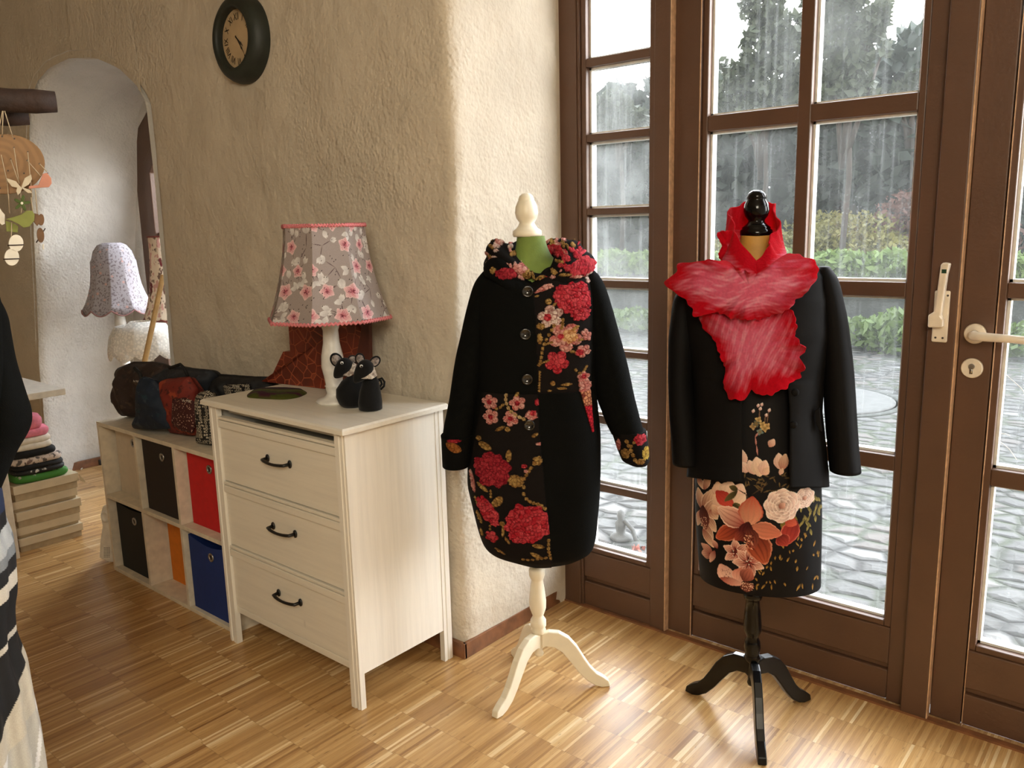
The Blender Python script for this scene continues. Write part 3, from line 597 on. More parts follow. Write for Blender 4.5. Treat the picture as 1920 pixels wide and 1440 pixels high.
# manhole ring and little garden figure
t = thing('manhole_cover', 'round concrete manhole cover set in the cobbles', 'manhole cover', (-2.45, 6.95, -.12))
MB().lathe([(.62, 0), (.62, .012), (.60, .018), (0.001, .018)], (-2.45, 6.95, -.12), 40).build('cover', 'concrete', t); MB().lathe([(.70, 0), (.70, .008), (.64, .008), (.64, 0)], (-2.45, 6.95, -.12), 40).build('ring', 'stone_wall', t)
t = thing('garden_figure', 'small grey stone garden figure on the cobbles outside the side window', 'garden figure', (-2.07, 3.25, -.12))
LF = Loc(-2.07, 3.25); G = lambda px, py: LF(px, py)
mb = MB(); mb.lathe([(.05, 0), (.055, .01), (.05, .02), (.022, .03), (.026, .06), (.028, .085), (.014, .10), (.02, .12), (.017, .14), (.004, .15)], (-2.07, 3.25, -.12), 18); mb.build('figure', 'concrete', t)
MB().tube([(-2.05, 3.25, -.02), (-2.0, 3.25, -.06), (-1.985, 3.25, -.11)], .011, 8).build('rake', 'concrete', t)
o = leaves('fallen_leaves', None, [(-1.93, 3.18, -.115, .03, .03, .006)], 14, .018, 'terracotta', 5); tag(o, 'small heap of reddish leaves beside the garden figure', 'leaves', kind='stuff')

# ------------------------------------------------------------------ chest of drawers
X0, X1, Y0, Y1, ZT = -2.495, -1.786, 1.383, 1.775, .865
ch = thing('chest_of_drawers', 'white painted three-drawer chest with black iron handles against the plaster wall', 'chest of drawers', ((X0+X1)/2, Y1, 0))
mb = MB(); zb = ZT-.017; mb.box(X0-.012, X1+.020, Y0-.018, Y1+.004, zb, ZT-.005)
a = .006; mb.add([(X0-.012, Y0-.018, ZT-.005), (X1+.02, Y0-.018, ZT-.005), (X1+.02, Y1+.004, ZT-.005), (X0-.012, Y1+.004, ZT-.005), (X0-.012+a, Y0-.018+a, ZT), (X1+.02-a, Y0-.018+a, ZT), (X1+.02-a, Y1+.004, ZT), (X0-.012+a, Y1+.004, ZT)], [(4, 5, 6, 7), (0, 1, 5, 4), (1, 2, 6, 5), (2, 3, 7, 6), (3, 0, 4, 7)])
mb.build('top', 'chest_white_h', ch)
mb = MB(); mb.box(X0+.006, X0+.018, Y0+.02, Y1-.03, .11, zb); mb.build('side_panel', 'chest_white', ch)
mb = MB(); mb.box(X1-.014, X1-.0022, Y0+.022, Y1-.0362, .11, zb); mb.build('side_panel', 'chest_white', ch)
mb = MB(); mb.box(X0+.02, X1-.02, Y1-.01, Y1-.004, .11, zb); mb.build('back_panel', 'chest_white', ch)
for x0_, x1_, y0_, y1_, fr in ((X0, X0+.05, Y0, Y0+.02, 1), (X1-.042, X1, Y0, Y0+.022, 1), (X1-.02, X1, Y1-.036, Y1, 2), (X0, X0+.02, Y1-.036, Y1, 0)):
    mb = MB(); s_ = 1
    if fr == 1:      # grooved front stile running down into the foot
        w_ = (x1_-x0_); xs = [0, .42, .44, .62, .64, .80, .82, 1] if x0_ > -2 else [0, .18, .20, .36, .38, .56, .58, 1]; dp = [0, 0, .0035, .0035, .0005, .0005, .0035, .0035] if x0_ > -2 else [.0035, .0035, 0, 0, .0035, .0035, 0, 0]
        poly = [(x0_+w_*q, y0_+dd) for q, dd in zip(xs, dp)]+[(x1_, y1_), (x0_, y1_)]; mb.prism(poly, 0, zb, 'xy')
    elif fr == 2:
        poly = [(x0_, y0_), (x1_, y0_), (x1_, y0_+.012), (x1_-.003, y0_+.0125), (x1_-.003, y0_+.0165), (x1_, y0_+.017), (x1_, y1_), (x0_, y1_)]; mb.prism(poly, 0, zb, 'xy')
    else: mb.box(x0_, x1_, y0_, y1_, 0, zb)
    mb.build('leg', 'chest_white', ch)
mb = MB(); mb.box(X0+.05, X1-.042, Y0+.01, Y0+.02, .115, .138); mb.build('rail', 'chest_white_h', ch, bevel=.002); mb = MB(); mb.box(X0+.05, X1-.042, Y0+.045, Y0+.06, .815, zb); mb.build('rail', 'chest_white_h', ch, bevel=.002)
def handle(xc, zc, y, par):
    mb = MB(); wd = .058
    for sgn in (-1, 1):
        x = xc+sgn*wd
        t = MB().lathe([(.009, 0), (.009, .003), (.006, .005)], n=14); mb.add([(x+a_, y-c_, zc+b_*1.4) for a_, b_, c_ in t.v], t.f)
    pts = [(xc-wd, y-.003, zc)]+[(xc+q*wd, y-.022-.006*(1-q*q), zc-.004*(1-q*q)) for q in np.linspace(-.96, .96, 9)]+[(xc+wd, y-.003, zc)]
    mb.tube(pts, [.0055]+[.0052-.0008*(1-abs(q)) for q in np.linspace(-1, 1, 9)]+[.0055], 10); mb.build('handle', 'iron_black', par)
for z0, z1, hz in ((.592, .811, .712), (.366, .588, .490), (.141, .362, .264)):
    mb = MB(); mb.box(X0+.052, X1-.044, Y0+.009, Y0+.024, z0, z1-.036); mb.box(X0+.052, X1-.044, Y0+.002, Y0+.024, z1-.036, z1-.012); mb.box(X0+.052, X1-.044, Y0+.009, Y0+.024, z1-.0115, z1-.009); mb.box(X0+.052, X1-.044, Y0+.003, Y0+.024, z1-.009, z1)
    mb.box(X0+.07, X1-.06, Y0+.024, Y1-.03, z0+.01, z1-.04)
    dr = mb.build('drawer', 'chest_white_h', ch, bevel=.0018); handle(-2.118, hz, Y0+.007, dr)

# ------------------------------------------------------------------ cube shelf and its boxes
SX0, SX1, SY0, SY1, SH = -3.45, -2.515, 1.415, 1.77, .652
sh = thing('cube_shelf', 'low white two by three cube shelf beside the chest of drawers', 'shelf', ((SX0+SX1)/2, SY1, 0)); T = .016
xd = [SX0, -3.128, -2.828, SX1]
MB().box(SX0, SX1, SY0, SY1, SH-T, SH).build('top', 'shelf_white', sh, bevel=.001); MB().box(SX0, SX1, SY0, SY1, 0, T).build('bottom', 'shelf_white', sh, bevel=.001)
for x in (SX0, SX1-T): MB().box(x, x+T, SY0, SY1, T, SH-T).build('side_panel', 'shelf_white', sh, bevel=.001)
MB().box(SX0+T, SX1-T, SY0, SY1-.004, .325, .325+T).build('shelf_board', 'shelf_white', sh, bevel=.001)
for x in xd[1:3]:
    for z0, z1 in ((T, .325), (.325+T, SH-T)): MB().box(x-T/2, x+T/2, SY0, SY1-.004, z0, z1).build('divider', 'shelf_white', sh, bevel=.001)
MB().box(SX0+T, SX1-T, SY1-.004, SY1-.001, T, SH-T).build('back_panel', 'shelf_white', sh)
def fbox(ci, row, mat, back, tilt, label, w_=.266, h_=.288):
    x0 = xd[ci]+(T if ci == 0 else T/2); x1 = xd[ci+1]-(T if ci == 2 else T/2); xc = (x0+x1)/2; w_ = min(w_, x1-x0-.012); z0 = (T if row == 0 else .325+T)+.0005
    t = thing('storage_box', label, 'storage box', (xc, SY0+back+.13, z0), 0, 'fabric boxes in the cube shelf'); y0 = SY0+back; y1 = min(SY0+back+.26, SY1-.012); b = MB(); th = .003
    xa, xb = xc-w_/2, xc+w_/2; n_ = 12
    # sagging front edge
    fr = [(xa, z0)]+[(xb, z0)]+[(xb-(xb-xa)*k/n_, z0+h_-tilt*math.sin(PI*k/n_)) for k in range(n_+1)]
    b.prism(fr, y0, y0+th); b.box(xa, xa+th, y0+th, y1, z0, z0+h_); b.box(xb-th, xb, y0+th, y1, z0, z0+h_); b.box(xa, xb, y1-th, y1, z0, z0+h_); b.box(xa, xb, y0+th, y1, z0, z0+th)
    b.build('body', mat, t)
    g = MB(); q = MB().lathe([(.0165, 0), (.0165, .003), (.010, .003), (.010, 0)], n=24, cap=False); g.add([(xc+a_+.02, y0-.0005-c_, z0+h_-.055+b_) for a_, b_, c_ in q.v], q.f); g.sm = True; g.build('grommet', 'steel', t)
    g = MB(); q = MB().lathe([(.0105, 0), (.0105, .001)], n=20); g.add([(xc+a_+.02, y0-.0002-c_, z0+h_-.055+b_) for a_, b_, c_ in q.v], q.f); g.build('finger_hole', 'hole_dark', t)
fbox(0, 1, 'box_white', .058, 0, 'cream fabric storage box in the top left cube'); fbox(1, 1, 'box_umber', .022, .0, 'dark brown fabric storage box in the top middle cube')
fbox(2, 1, 'box_red', .042, .012, 'red fabric storage box in the top right cube'); fbox(0, 0, 'box_charcoal', .028, .012, 'charcoal fabric storage box in the bottom left cube')
fbox(1, 0, 'box_orange', .088, 0, 'orange fabric storage box pushed back in the bottom middle cube'); fbox(2, 0, 'box_blue', .016, .02, 'blue fabric storage box in the bottom right cube')

# ------------------------------------------------------------------ soft shapes
def radial(poly, c, n):
    """distance from c to the outline for n directions"""
    poly = np.array(poly, float); out = []; m_ = len(poly)
    for a in np.arange(n)*2*PI/n:
        d = np.array([math.cos(a), math.sin(a)]); best = 0
        for i in range(m_):
            p = poly[i]-c; q = poly[(i+1) % m_]-c; e = q-p; den = d[0]*e[1]-d[1]*e[0]
            if abs(den) < 1e-12: continue
            t = (p[0]*e[1]-p[1]*e[0])/den; s_ = (p[0]*d[1]-p[1]*d[0])/den
            if t > 0 and -1e-9 <= s_ <= 1+1e-9: best = max(best, t)
        out.append(best)
    return np.array(out)
def smooth(a, k=1):
    for _ in range(k): a = (np.roll(a, 1)+a*2+np.roll(a, -1))/4
    return a
def pillow(name, poly, thick, mat, parent, L_, yoff=0, nr=14, na=140, wr=.25, seed=0, p=2.2, sm=1, flat=0., label=None):
    """stuffed cloth shape with the given outline (metres in plane L_)"""
    c = np.mean(np.array(poly), 0); R = smooth(radial(poly, c, na), sm); an = np.arange(na)*2*PI/na; V = []
    for side in (-1, 1):
        for k in range(nr+1):
            r = 1-(k/nr) if side < 0 else k/nr
            if side > 0 and k == 0: continue
            for a, RR in zip(an, R):
                x = c[0]+r*RR*math.cos(a); z = c[1]+r*RR*math.sin(a); th = thick/2*max(0, (1-r**p))**.5*side
                w_ = snoise(np.array([x, th, z])[None], 60, seed)[0]*thick*.5*wr*(1-r**4)
                V.append(L_.A+L_.t*x+L_.n*(yoff+th+w_)+np.array([0, 0, z]))
    V = np.array(V); nn = 2*nr+1; f = gridf(nn, na, True)
    V = V.reshape(nn, na, 3); V = np.roll(V, 0, 0)
    order = list(range(0, nr+1))+list(range(nr+1, nn)); V = V[order]
    # rings: front rim > centre > back; reorder so they are continuous
    front = V[:nr+1]; back = V[nr+1:]; V = np.concatenate([front[::-1], back[::-1]][::1]) if False else np.concatenate([front[::-1][:1], front[::-1][1:], back[::-1]])
    return mesh(name, V.reshape(-1, 3), f, mat, parent, smooth=True, label=label)
LB = Loc(-2.86, 1.58, 0.16)
def pxs(L_, pts, off=0.): return [L_(x, y, off) for x, y in pts]
def label_text(body, L_, px, py, off, size, mat, parent, ang=0):
    v, f = text_mesh(body, size); x, z = L_(px, py, off); ca, sa = math.cos(ang), math.sin(ang)
    V = [L_.A+L_.t*(x+a*ca-b*sa)+L_.n*(off-c)+np.array([0, 0, z+a*sa+b*ca]) for a, b, c in v]; return mesh('label_text', V, f, mat, parent)
def bag(name, label, pts, off, thick, mat, seed, base=None, grp='fabric bags on the cube shelf', L_=None):
    L_ = L_ or LB; poly = pxs(L_, pts, off); zmin = min(p[1] for p in poly)
    t = thing(name, label, 'bag', tuple(L_.A+L_.n*off+L_.t*np.mean([p[0] for p in poly])+np.array([0, 0, max(zmin, SH)])), 0, grp)
    poly = [(x, max(z, SH+.001)) for x, z in poly]; pillow('body', poly, thick, mat, t, L_, off, seed=seed, p=3); return t
plain('tag_white', (190, 184, 172), .7)
b = bag('shoulder_bag', 'brown patterned shoulder bag slumped on the left end of the shelf', [(233, 685), (250, 678), (290, 678), (320, 690), (300, 760), (268, 783), (240, 780), (235, 765), (222, 755), (228, 720), (236, 705)], .05, .16, 'bag_brown', 3)
MB().tube([LB.A+LB.t*LB(p, q, -.03)[0]+LB.n*-.03+np.array([0, 0, LB(p, q, -.03)[1]]) for p, q in ((252, 690), (262, 700), (268, 725), (262, 750), (262, 772))], .008, 8).build('strap', 'bag_black', b)
label_text('Ar Milli', LB, 255, 715, -.045, .012, 'tag_white', b)
b = bag('cloth_bag', 'slate blue patterned cloth bag lying across the back of the shelf', [(270, 690), (330, 686), (352, 690), (400, 695), (410, 705), (395, 760), (330, 790), (280, 760), (262, 710)], .07, .15, 'bag_slate', 4)
MB().tube([LB.A+LB.t*LB(p, q, .0)[0]+LB.n*.0+np.array([0, 0, LB(p, q, .0)[1]]) for p, q in ((318, 690), (338, 683), (345, 690), (352, 705))], .006, 8).build('strap', 'bag_black', b)
b = bag('drawstring_bag', 'dark teal drawstring bag standing near the shelf front', [(268, 705), (290, 712), (312, 740), (322, 775), (326, 804), (290, 806), (255, 804), (263, 770), (264, 730)], -.09, .09, 'bag_teal', 5)
b = bag('drawstring_bag', 'rust red patterned drawstring bag between the teal and the ringed one', [(303, 712), (330, 708), (356, 706), (372, 730), (374, 770), (380, 816), (360, 821), (325, 812), (322, 775), (308, 735)], -.06, .10, 'bag_rust', 6)
pillow('panel', [(x, z) for x, z in pxs(LB, [(328, 748), (352, 744), (370, 752), (372, 790), (366, 812), (342, 806), (326, 792)], -.105)], .03, 'bag_wine', b, LB, -.115, seed=9, label='wine red dotted lower panel')
label_text('Ar Milli', LB, 350, 752, -.145, .015, 'tag_white', b)
b = bag('cloth_bag', 'long black bag with a ringed pocket lying behind the chest corner', [(375, 700), (420, 702), (470, 706), (505, 706), (520, 730), (500, 765), (420, 790), (385, 780), (370, 740)], .10, .13, 'bag_black', 7)
pillow('pocket', pxs(LB, [(416, 722), (470, 720), (465, 738), (440, 746), (420, 742)], .03), .02, 'bag_rings', b, LB, .035, seed=2)
label_text('Ar Milli', LB, 442, 724.5, .022, .012, 'tag_white', b)
b = bag('drawstring_bag', 'black and cream ring-patterned bag standing against the chest side', [(374, 735), (390, 732), (402, 736), (404, 780), (402, 842), (378, 842), (372, 834), (378, 815), (374, 780)], -.12, .07, 'bag_rings', 8)

# ------------------------------------------------------------------ things on the chest
LL = Loc(-2.235, 1.685, .25)
def at(L_, x, y, z): return L_.A+L_.t*x+L_.n*y+np.array([0, 0, z])
# table lamp
lamp = thing('table_lamp', 'white turned table lamp with a grey flowered shade trimmed in pink', 'table lamp', (-2.085, 1.592, ZT)); LC = (-2.085, 1.592)
LT = Loc(*LC); 
mb = MB().lathe([(.058, 0), (.060, .006), (.054, .012), (.030, .020), (.024, .030), (.027, .042), (.027, .05), (.030, .053), (.026, .058), (.030, .085), (.036, .115), (.034, .15), (.026, .19), (.024, .23), (.034, .262), (.034, .275), (.015, .285), (.012, .42)], (LC[0], LC[1], ZT), 32); mb.build('base', 'lamp_white', lamp)
def zrow(L_, py, px=620): return L_(px, py)[1]
zt_, zb_ = LT(613, 423)[1], LT(620, 597)[1]; rt_ = abs(LT(688, 423)[0]-LT(538, 423)[0])/2; rb_ = abs(LT(730, 597)[0]-LT(508, 597)[0])/2; cx = (LT(730, 597)[0]+LT(508, 597)[0])/2
nv, nu = 240, 1100; V = np.zeros((nv, nu, 3)); U = np.zeros((nv, nu)); Wv = np.zeros((nv, nu)); ph0 = -PI/2-.28
sides = 8; th = np.arange(nu)/nu*2*PI
poly8 = math.cos(PI/sides)/np.cos(((th) % (2*PI/sides))-PI/sides)
for k in range(nv):
    t = k/(nv-1); z = zb_+(zt_-zb_)*t; r = rt_+(rb_-rt_)*((1-t)**1.7); rr = r*poly8/math.cos(PI/sides)*.985
    if t < .02: rr = rr
    V[k, :, 0] = LT.A[0]+rr*np.cos(th+ph0+LT.az); V[k, :, 1] = LT.A[1]+rr*np.sin(th+ph0+LT.az); V[k, :, 2] = z
    U[k] = (th-PI*.0)*(rt_+rb_)/2; Wv[k] = t*(zt_-zb_)
pt = Paint(U.ravel(), Wv.ravel(), (166, 154, 150)); r_ = random.Random(5); LA = 2*PI*(rt_+rb_)/2; Hh = zt_-zb_
def sprig(pt, x, y, s_, r_, flower=True, a0=0.):
    br = (96, 78, 80)
    for q in range(3):
        a = a0+r_.uniform(-.6, 3.6); xe, ye = x+math.cos(a)*s_*1.1, y+math.sin(a)*s_*1.1; pt.petal(x, y, xe, ye, .0012, br, br, shade=0)
        for g in range(2):
            aa = a+r_.uniform(-.7, .7); pt.petal(xe, ye, xe+math.cos(aa)*s_*.75, ye+math.sin(aa)*s_*.75, s_*.22, (206, 200, 198), (240, 236, 232), None, .25, q, blunt=.8, shade=.15)
    if flower:
        for q in range(5):
            a = a0+q*1.25+r_.uniform(-.2, .2); c0 = (214, 110, 128) if q % 2 else (200, 96, 116)
            pt.petal(x-math.cos(a)*s_*.1, y-math.sin(a)*s_*.1, x+math.cos(a)*s_*.72, y+math.sin(a)*s_*.72, s_*.34, c0, (246, 212, 210), (250, 232, 228), .5, q, shade=.12)
        for q in range(6): a = r_.uniform(0, 6.3); pt.petal(x, y, x+math.cos(a)*s_*.28, y+math.sin(a)*s_*.28, .0009, (120, 46, 60), (90, 40, 50), shade=0)
gx, gy = .074, .066
for j in range(-1, 6):
    for i in range(0, int(LA/gx)+1):
        x = (i+.5*(j % 2))*gx+r_.uniform(-.006, .006); y = (j+.4)*gy+r_.uniform(-.005, .005); sprig(pt, x, y, .034*r_.uniform(.85, 1.1), r_, (i+j) % 4 != 3, r_.uniform(0, 6))
for _ in range(420): pt.petal(*(lambda x, y: (x, y, x+.0035, y+.0035))(r_.uniform(0, LA), r_.uniform(0, Hh)), .0013, (70, 58, 62), (70, 58, 62), shade=0)
grid('lamp_shade', V, 'print_cotton', lamp, closed=True, colors=pt.c, solid=.0015)
def trim(z, r, par, amp=.003, n_=90, mat='trim_pink'):
    mb = MB(); pts = []
    for i in range(361):
        a = i/360*2*PI; rr = r*math.cos(PI/8)/math.cos((a % (PI/4))-PI/8)/math.cos(PI/8)*.99; pts.append((LT.A[0]+(rr+.001)*math.cos(a+ph0+LT.az), LT.A[1]+(rr+.001)*math.sin(a+ph0+LT.az), z+amp*math.sin(a*n_)))
    mb.tube(pts, .0042, 6, False); mb.build('trim', mat, par)
trim(zt_, rt_, lamp); trim(zb_+.001, rb_, lamp)
# leather bag behind the lamp
LG = Loc(-2.30, 1.735, .12)
t = thing('leather_bag', 'brown mosaic-patterned leather bag leaning on the wall behind the lamp', 'bag', (-2.28, 1.735, ZT))
pl_ = [(503, 722), (512, 702), (524, 697), (543, 657), (556, 657), (553, 608), (580, 604), (620, 604), (636, 620), (640, 700), (620, 735), (560, 728), (503, 724)]
poly = [(x, max(z, ZT+.001)) for x, z in pxs(LG, pl_)]; zm = min(z for x, z in poly); poly = [(x, z if z > ZT+.03 else ZT+.001) for x, z in poly]
def slab(name, poly, L_, y0, y1, mat, par, bev=.006, smoothp=True):
    n_ = len(poly); v = [at(L_, x, y0, z) for x, z in poly]+[at(L_, x, y1, z) for x, z in poly]; f = [tuple(range(n_))[::-1], tuple(range(n_, 2*n_))]+[(i, (i+1) % n_, (i+1) % n_+n_, i+n_) for i in range(n_)]
    o = mesh(name, v, f, mat, par, bevel=bev); fixn(o.data); return o
slab('body', poly, LG, -.03, .012, 'mosaic_leather', t)
slab('side_gusset', [(x, max(z, ZT+.001)) for x, z in pxs(LG, [(636, 606), (676, 606), (690, 625), (694, 700), (690, 735), (636, 735)])], LG, -.02, .018, 'mosaic_leather', t)
slab('flap', pxs(LG, [(680, 604), (692, 604), (694, 690), (664, 690), (677, 626)], -.035), LG, -.038, -.021, 'leather_brown', t, .002)
# felt pouch
o = None; t = thing('felt_pouch', 'flat purple and green felt pouch lying on the chest', 'pouch', (-2.36, 1.57, ZT))
pp = [on_plane(x, y, ZT)[:2] for x, y in ((463, 741), (475, 733), (500, 731), (540, 731), (570, 733), (577, 738), (560, 746), (535, 750), (490, 748), (464, 746))]
c = np.mean(pp, 0); R = smooth(radial(pp, c, 48), 1); V = []
for k in range(9):
    r = k/8
    for i in range(48): a = i*2*PI/48; V.append((c[0]+r*R[i]*math.cos(a), c[1]+r*R[i]*math.sin(a), ZT+.002+.014*max(0, 1-r**4)**.5))
for i in range(48): a = i*2*PI/48; V.append((c[0]+R[i]*math.cos(a), c[1]+R[i]*math.sin(a), ZT+.0005))
V = np.array(V); uu = V[:, 0]*.8-V[:, 1]*.6; pc = Paint(V[:, 0], V[:, 1], (96, 100, 44))
f1 = snoise(V, 40, 3)*.03+((V[:, 0]-c[0])*.7-(V[:, 1]-c[1])*.9); pc.c[f1 < -.02] = srgb((74, 34, 50)); pc.c[(f1 > .035) & (f1 < .06)] = srgb((92, 44, 60)); pc.c[(f1 > -.0) & (f1 < .012)] = srgb((130, 124, 60))
mesh('body', V, gridf(10, 48, True), 'print_felt', t, smooth=True, colors=pc.c)
# two stuffed mice
bagcloth('ear_lining', (150, 138, 130), [(110, 98, 92), (90, 80, 76)], 60, .5); bagcloth('scarf_print', (176, 166, 156), [(120, 106, 98), (210, 202, 190)], 70, .52)
def ell(c, r, L_, n=20, m_=14, tilt=0., taper=0., tz=None):
    """ellipsoid rows in plane L_: r = (across, deep, up), tapered towards -across"""
    P_ = np.zeros((m_, n, 3))
    for j in range(m_):
        q = -PI/2+PI*j/(m_-1)
        for i in range(n):
            a = 2*PI*i/n; x = math.sin(q); k = math.cos(q)*(1+taper*x); y = k*math.cos(a); z = k*math.sin(a)
            X, Z = x*r[0], z*r[2]; X, Z = X*math.cos(tilt)-Z*math.sin(tilt), X*math.sin(tilt)+Z*math.cos(tilt); P_[j, i] = at(L_, c[0]+X, c[1]+y*r[1], c[2]+Z)
    return P_
def mouse(px0, pyb, base, prof, head, snout, ears, eye, scarf, label, tailp=None):
    L_ = Loc(base[0], base[1]); t = thing('fabric_mouse', label, 'stuffed toy', (base[0], base[1], ZT), 0, 'stuffed mice on the chest')
    P_ = []
    for py, pl0, pr0 in prof:
        xl, z = L_(pl0, py); xr, _ = L_(pr0, py); c_ = (xl+xr)/2; r = (xr-xl)/2
        P_.append([at(L_, c_+r*math.cos(a), r*.9*math.sin(a), max(z, ZT+.0005)) for a in np.arange(28)*2*PI/28])
    P_ = np.array(P_); mesh('body', np.r_[P_.reshape(-1, 3)], gridf(len(P_), 28, True), 'mouse_black', t, smooth=True)
    (hx, hy), (sx_, sy_) = head, snout; a = L_(hx, hy, -.03); b_ = L_(sx_, sy_, -.05); cx_, cz_ = (a[0]+b_[0])/2, (a[1]+b_[1])/2; ln = math.hypot(a[0]-b_[0], a[1]-b_[1])/2
    grid('head', ell((cx_, -.03, cz_), (ln+.012, .020, .024), L_, tilt=math.atan2(a[1]-b_[1], a[0]-b_[0]), taper=.35), 'mouse_black', t, closed=True)
    for (ex, ey, rx, ry, rot_, yo) in ears:
        x, z = L_(ex, ey, yo); s1 = f_px = 1/ (F_PX/np.dot(at(L_, x, yo, z)-EYE, fw))
        for nm, k, dy, mm in (('ear', 1., 0, 'mouse_black'), ('ear_inside', .74, -.0035, 'ear_lining')):
            v = [at(L_, x+math.cos(q)*rx*s1*k*math.cos(rot_)-math.sin(q)*ry*s1*k*math.sin(rot_), yo+dy+.004*math.cos(q*1), z+math.cos(q)*rx*s1*k*math.sin(rot_)+math.sin(q)*ry*s1*k*math.cos(rot_)) for q in np.arange(24)*2*PI/24]
            v.append(at(L_, x, yo+dy+.005, z)); mesh(nm, v, [(i, (i+1) % 24, 24) for i in range(24)], mm, t, solid=.004, smooth=True)
    x, z = L_(eye[0], eye[1], -.055); P_ = ell((x, -.0500, z), (.0048, .003, .0048), L_, 14, 8); grid('eye', P_, 'eye_white', t, closed=True); P_ = ell((x+.0004, -.0535, z-.0006), (.0029, .0016, .0029), L_, 12, 8); grid('pupil', P_, 'eye_black', t, closed=True)
    v = [at(L_, *(lambda q: (q[0], yo_, q[1]))(L_(px, py, yo_))) for (px, py, yo_) in scarf]; v2 = [np.array(p)+L_.n*.006 for p in v]; n_ = len(v)
    o = mesh('neckerchief', v+v2, [tuple(range(n_)), tuple(range(2*n_-1, n_-1, -1))]+[(i, (i+1) % n_, (i+1) % n_+n_, i+n_) for i in range(n_)], 'scarf_print', t, bevel=.002)
    if tailp: MB().tube([at(L_, L_(px, py, .02)[0], .02, L_(px, py, .02)[1]) for px, py in tailp], .0035, 8).build('tail', 'mouse_black', t)
    return t
mouse(0, 0, (-1.990, 1.572), [(704, 660, 668), (706, 652, 676), (715, 640, 684), (730, 630, 688), (745, 630, 688), (758, 636, 686), (766, 643, 682), (769, 648, 678)], (652, 680), (632, 705), [(631, 675, 11, 14, .5, -.012), (661, 674, 9, 8, 0, .0)], (641, 681), [(645, 703, -.045), (663, 682, -.04), (667, 684, -.04), (663, 700, -.05), (654, 705, -.05)], 'left stuffed black fabric mouse, partly hidden behind the other mouse')
mouse(0, 0, (-1.918, 1.548), [(706, 694, 708), (708, 684, 706), (715, 680, 710), (735, 674, 714), (755, 671, 717), (768, 673, 717), (774, 679, 712), (777, 684, 706)], (690, 683), (669, 714), [(675, 673, 9, 11, .2, -.012), (703, 678, 12, 9, .7, -.005)], (677.5, 687), [(681, 709, -.045), (693, 702, -.045), (701, 690, -.035), (706, 704, -.035), (697, 710, -.047)], 'right stuffed black fabric mouse with a curled tail, in front of the other mouse', [(709, 712), (716, 709), (721, 716), (720, 724), (714, 730), (711, 727), (716, 720), (714, 713), (710, 714)])
# wall clock
ck = thing('wall_clock', 'round dark green wall clock with roman numerals high on the plaster wall', 'clock', (-2.733, YW, 2.082)); CX, CZ = -2.733, 2.082
def wl(mb, prof, cx=CX, cz=CZ, n=48):
    t = MB().lathe(prof, n=n, cap=False); mb.add([(cx+a_, YW-.004-c_, cz+b_) for a_, b_, c_ in t.v], t.f); mb.sm = True; return mb
wl(MB(), [(.15, -.004), (.152, .01), (.148, .028), (.140, .045), (.124, .057), (.108, .060), (.1015, .056), (.1, .046), (.1, .030)]).build('frame', 'clock_green', ck)
mb = MB(); wl(mb, [(.101, .0300), (.0005, .0300)]); fc = mb.build('dial', 'clock_face', ck)
mb = MB(); yf_ = YW-.0350
for k, nu_ in enumerate(('XII', 'I', 'II', 'III', 'IIII', 'V', 'VI', 'VII', 'VIII', 'IX', 'X', 'XI')):
    v, f = text_mesh(nu_, .034); a = -k*PI/6; mb = MB().add([(CX+math.cos(a)*x_*.8-math.sin(a)*(y_+.074), yf_-.0003, CZ+math.sin(a)*x_*.8+math.cos(a)*(y_+.074)) for x_, y_, z_ in v], f); mb.build('numeral', 'clock_mark', fc)
for ang, ln, w_, nm in ((-132, .045, .005, 'hour_hand'), (-146, .068, .0035, 'minute_hand')):
    a = math.radians(ang); mb = MB(); pr = [(-w_*.4, -.014), (w_*.4, -.014), (w_*.5, ln*.5), (w_, ln*.6), (w_*.4, ln*.72), (0, ln), (-w_*.4, ln*.72), (-w_, ln*.6), (-w_*.5, ln*.5)]
    mb.prism([(CX+math.cos(a)*x_-math.sin(a)*z_, CZ+math.sin(a)*x_+math.cos(a)*z_) for x_, z_ in pr], yf_-.004, yf_-.003); mb.build(nm, 'clock_mark', ck)

# ------------------------------------------------------------------ dress forms
def rows_mesh(L_, rows, n=64, y0=0., exp_=.85, npr=None):
    """rows = (py, px left, px right, half depth, y shift) -> closed rings; returns grid in world metres and local x, z"""
    rows = np.array([list(r)+[0]*(5-len(r)) for r in rows], float); m_ = npr or len(rows)
    ys = np.linspace(rows[0, 0], rows[-1, 0], m_) if npr else rows[:, 0]
    it = lambda k: np.interp(ys, rows[:, 0], rows[:, k])
    l_, r_2, b_, s_ = it(1), it(2), it(3), it(4)
    # smooth the interpolated edges a little
    if npr:
        kk = max(3, m_//40)*2+1; ker = np.ones(kk)/kk
        for arr in (l_, r_2, b_, s_):
            pad = np.pad(arr, kk//2, mode='reflect', reflect_type='odd'); arr[:] = np.convolve(pad, ker, 'valid')
    th = np.arange(n)*2*PI/n; X = np.zeros((m_, n)); Y = X.copy(); Z = X.copy()
    for k in range(m_):
        xl, zl = L_(l_[k], ys[k]); xr, zr = L_(r_2[k], ys[k]); c_ = (xl+xr)/2; a = (xr-xl)/2
        ct = np.cos(th); st_ = np.sin(th); X[k] = c_+a*np.sign(ct)*np.abs(ct)**exp_; Y[k] = s_[k]+b_[k]*np.sign(st_)*np.abs(st_)**exp_; Z[k] = (zl+zr)/2+(X[k]-c_)*(zr-zl)/max(1e-6, xr-xl)*.0
    return X, Y, Z, ys
def towld(L_, X, Y, Z): return L_.A[None, None]+X[..., None]*L_.t+Y[..., None]*L_.n+Z[..., None]*np.array([0, 0, 1.])
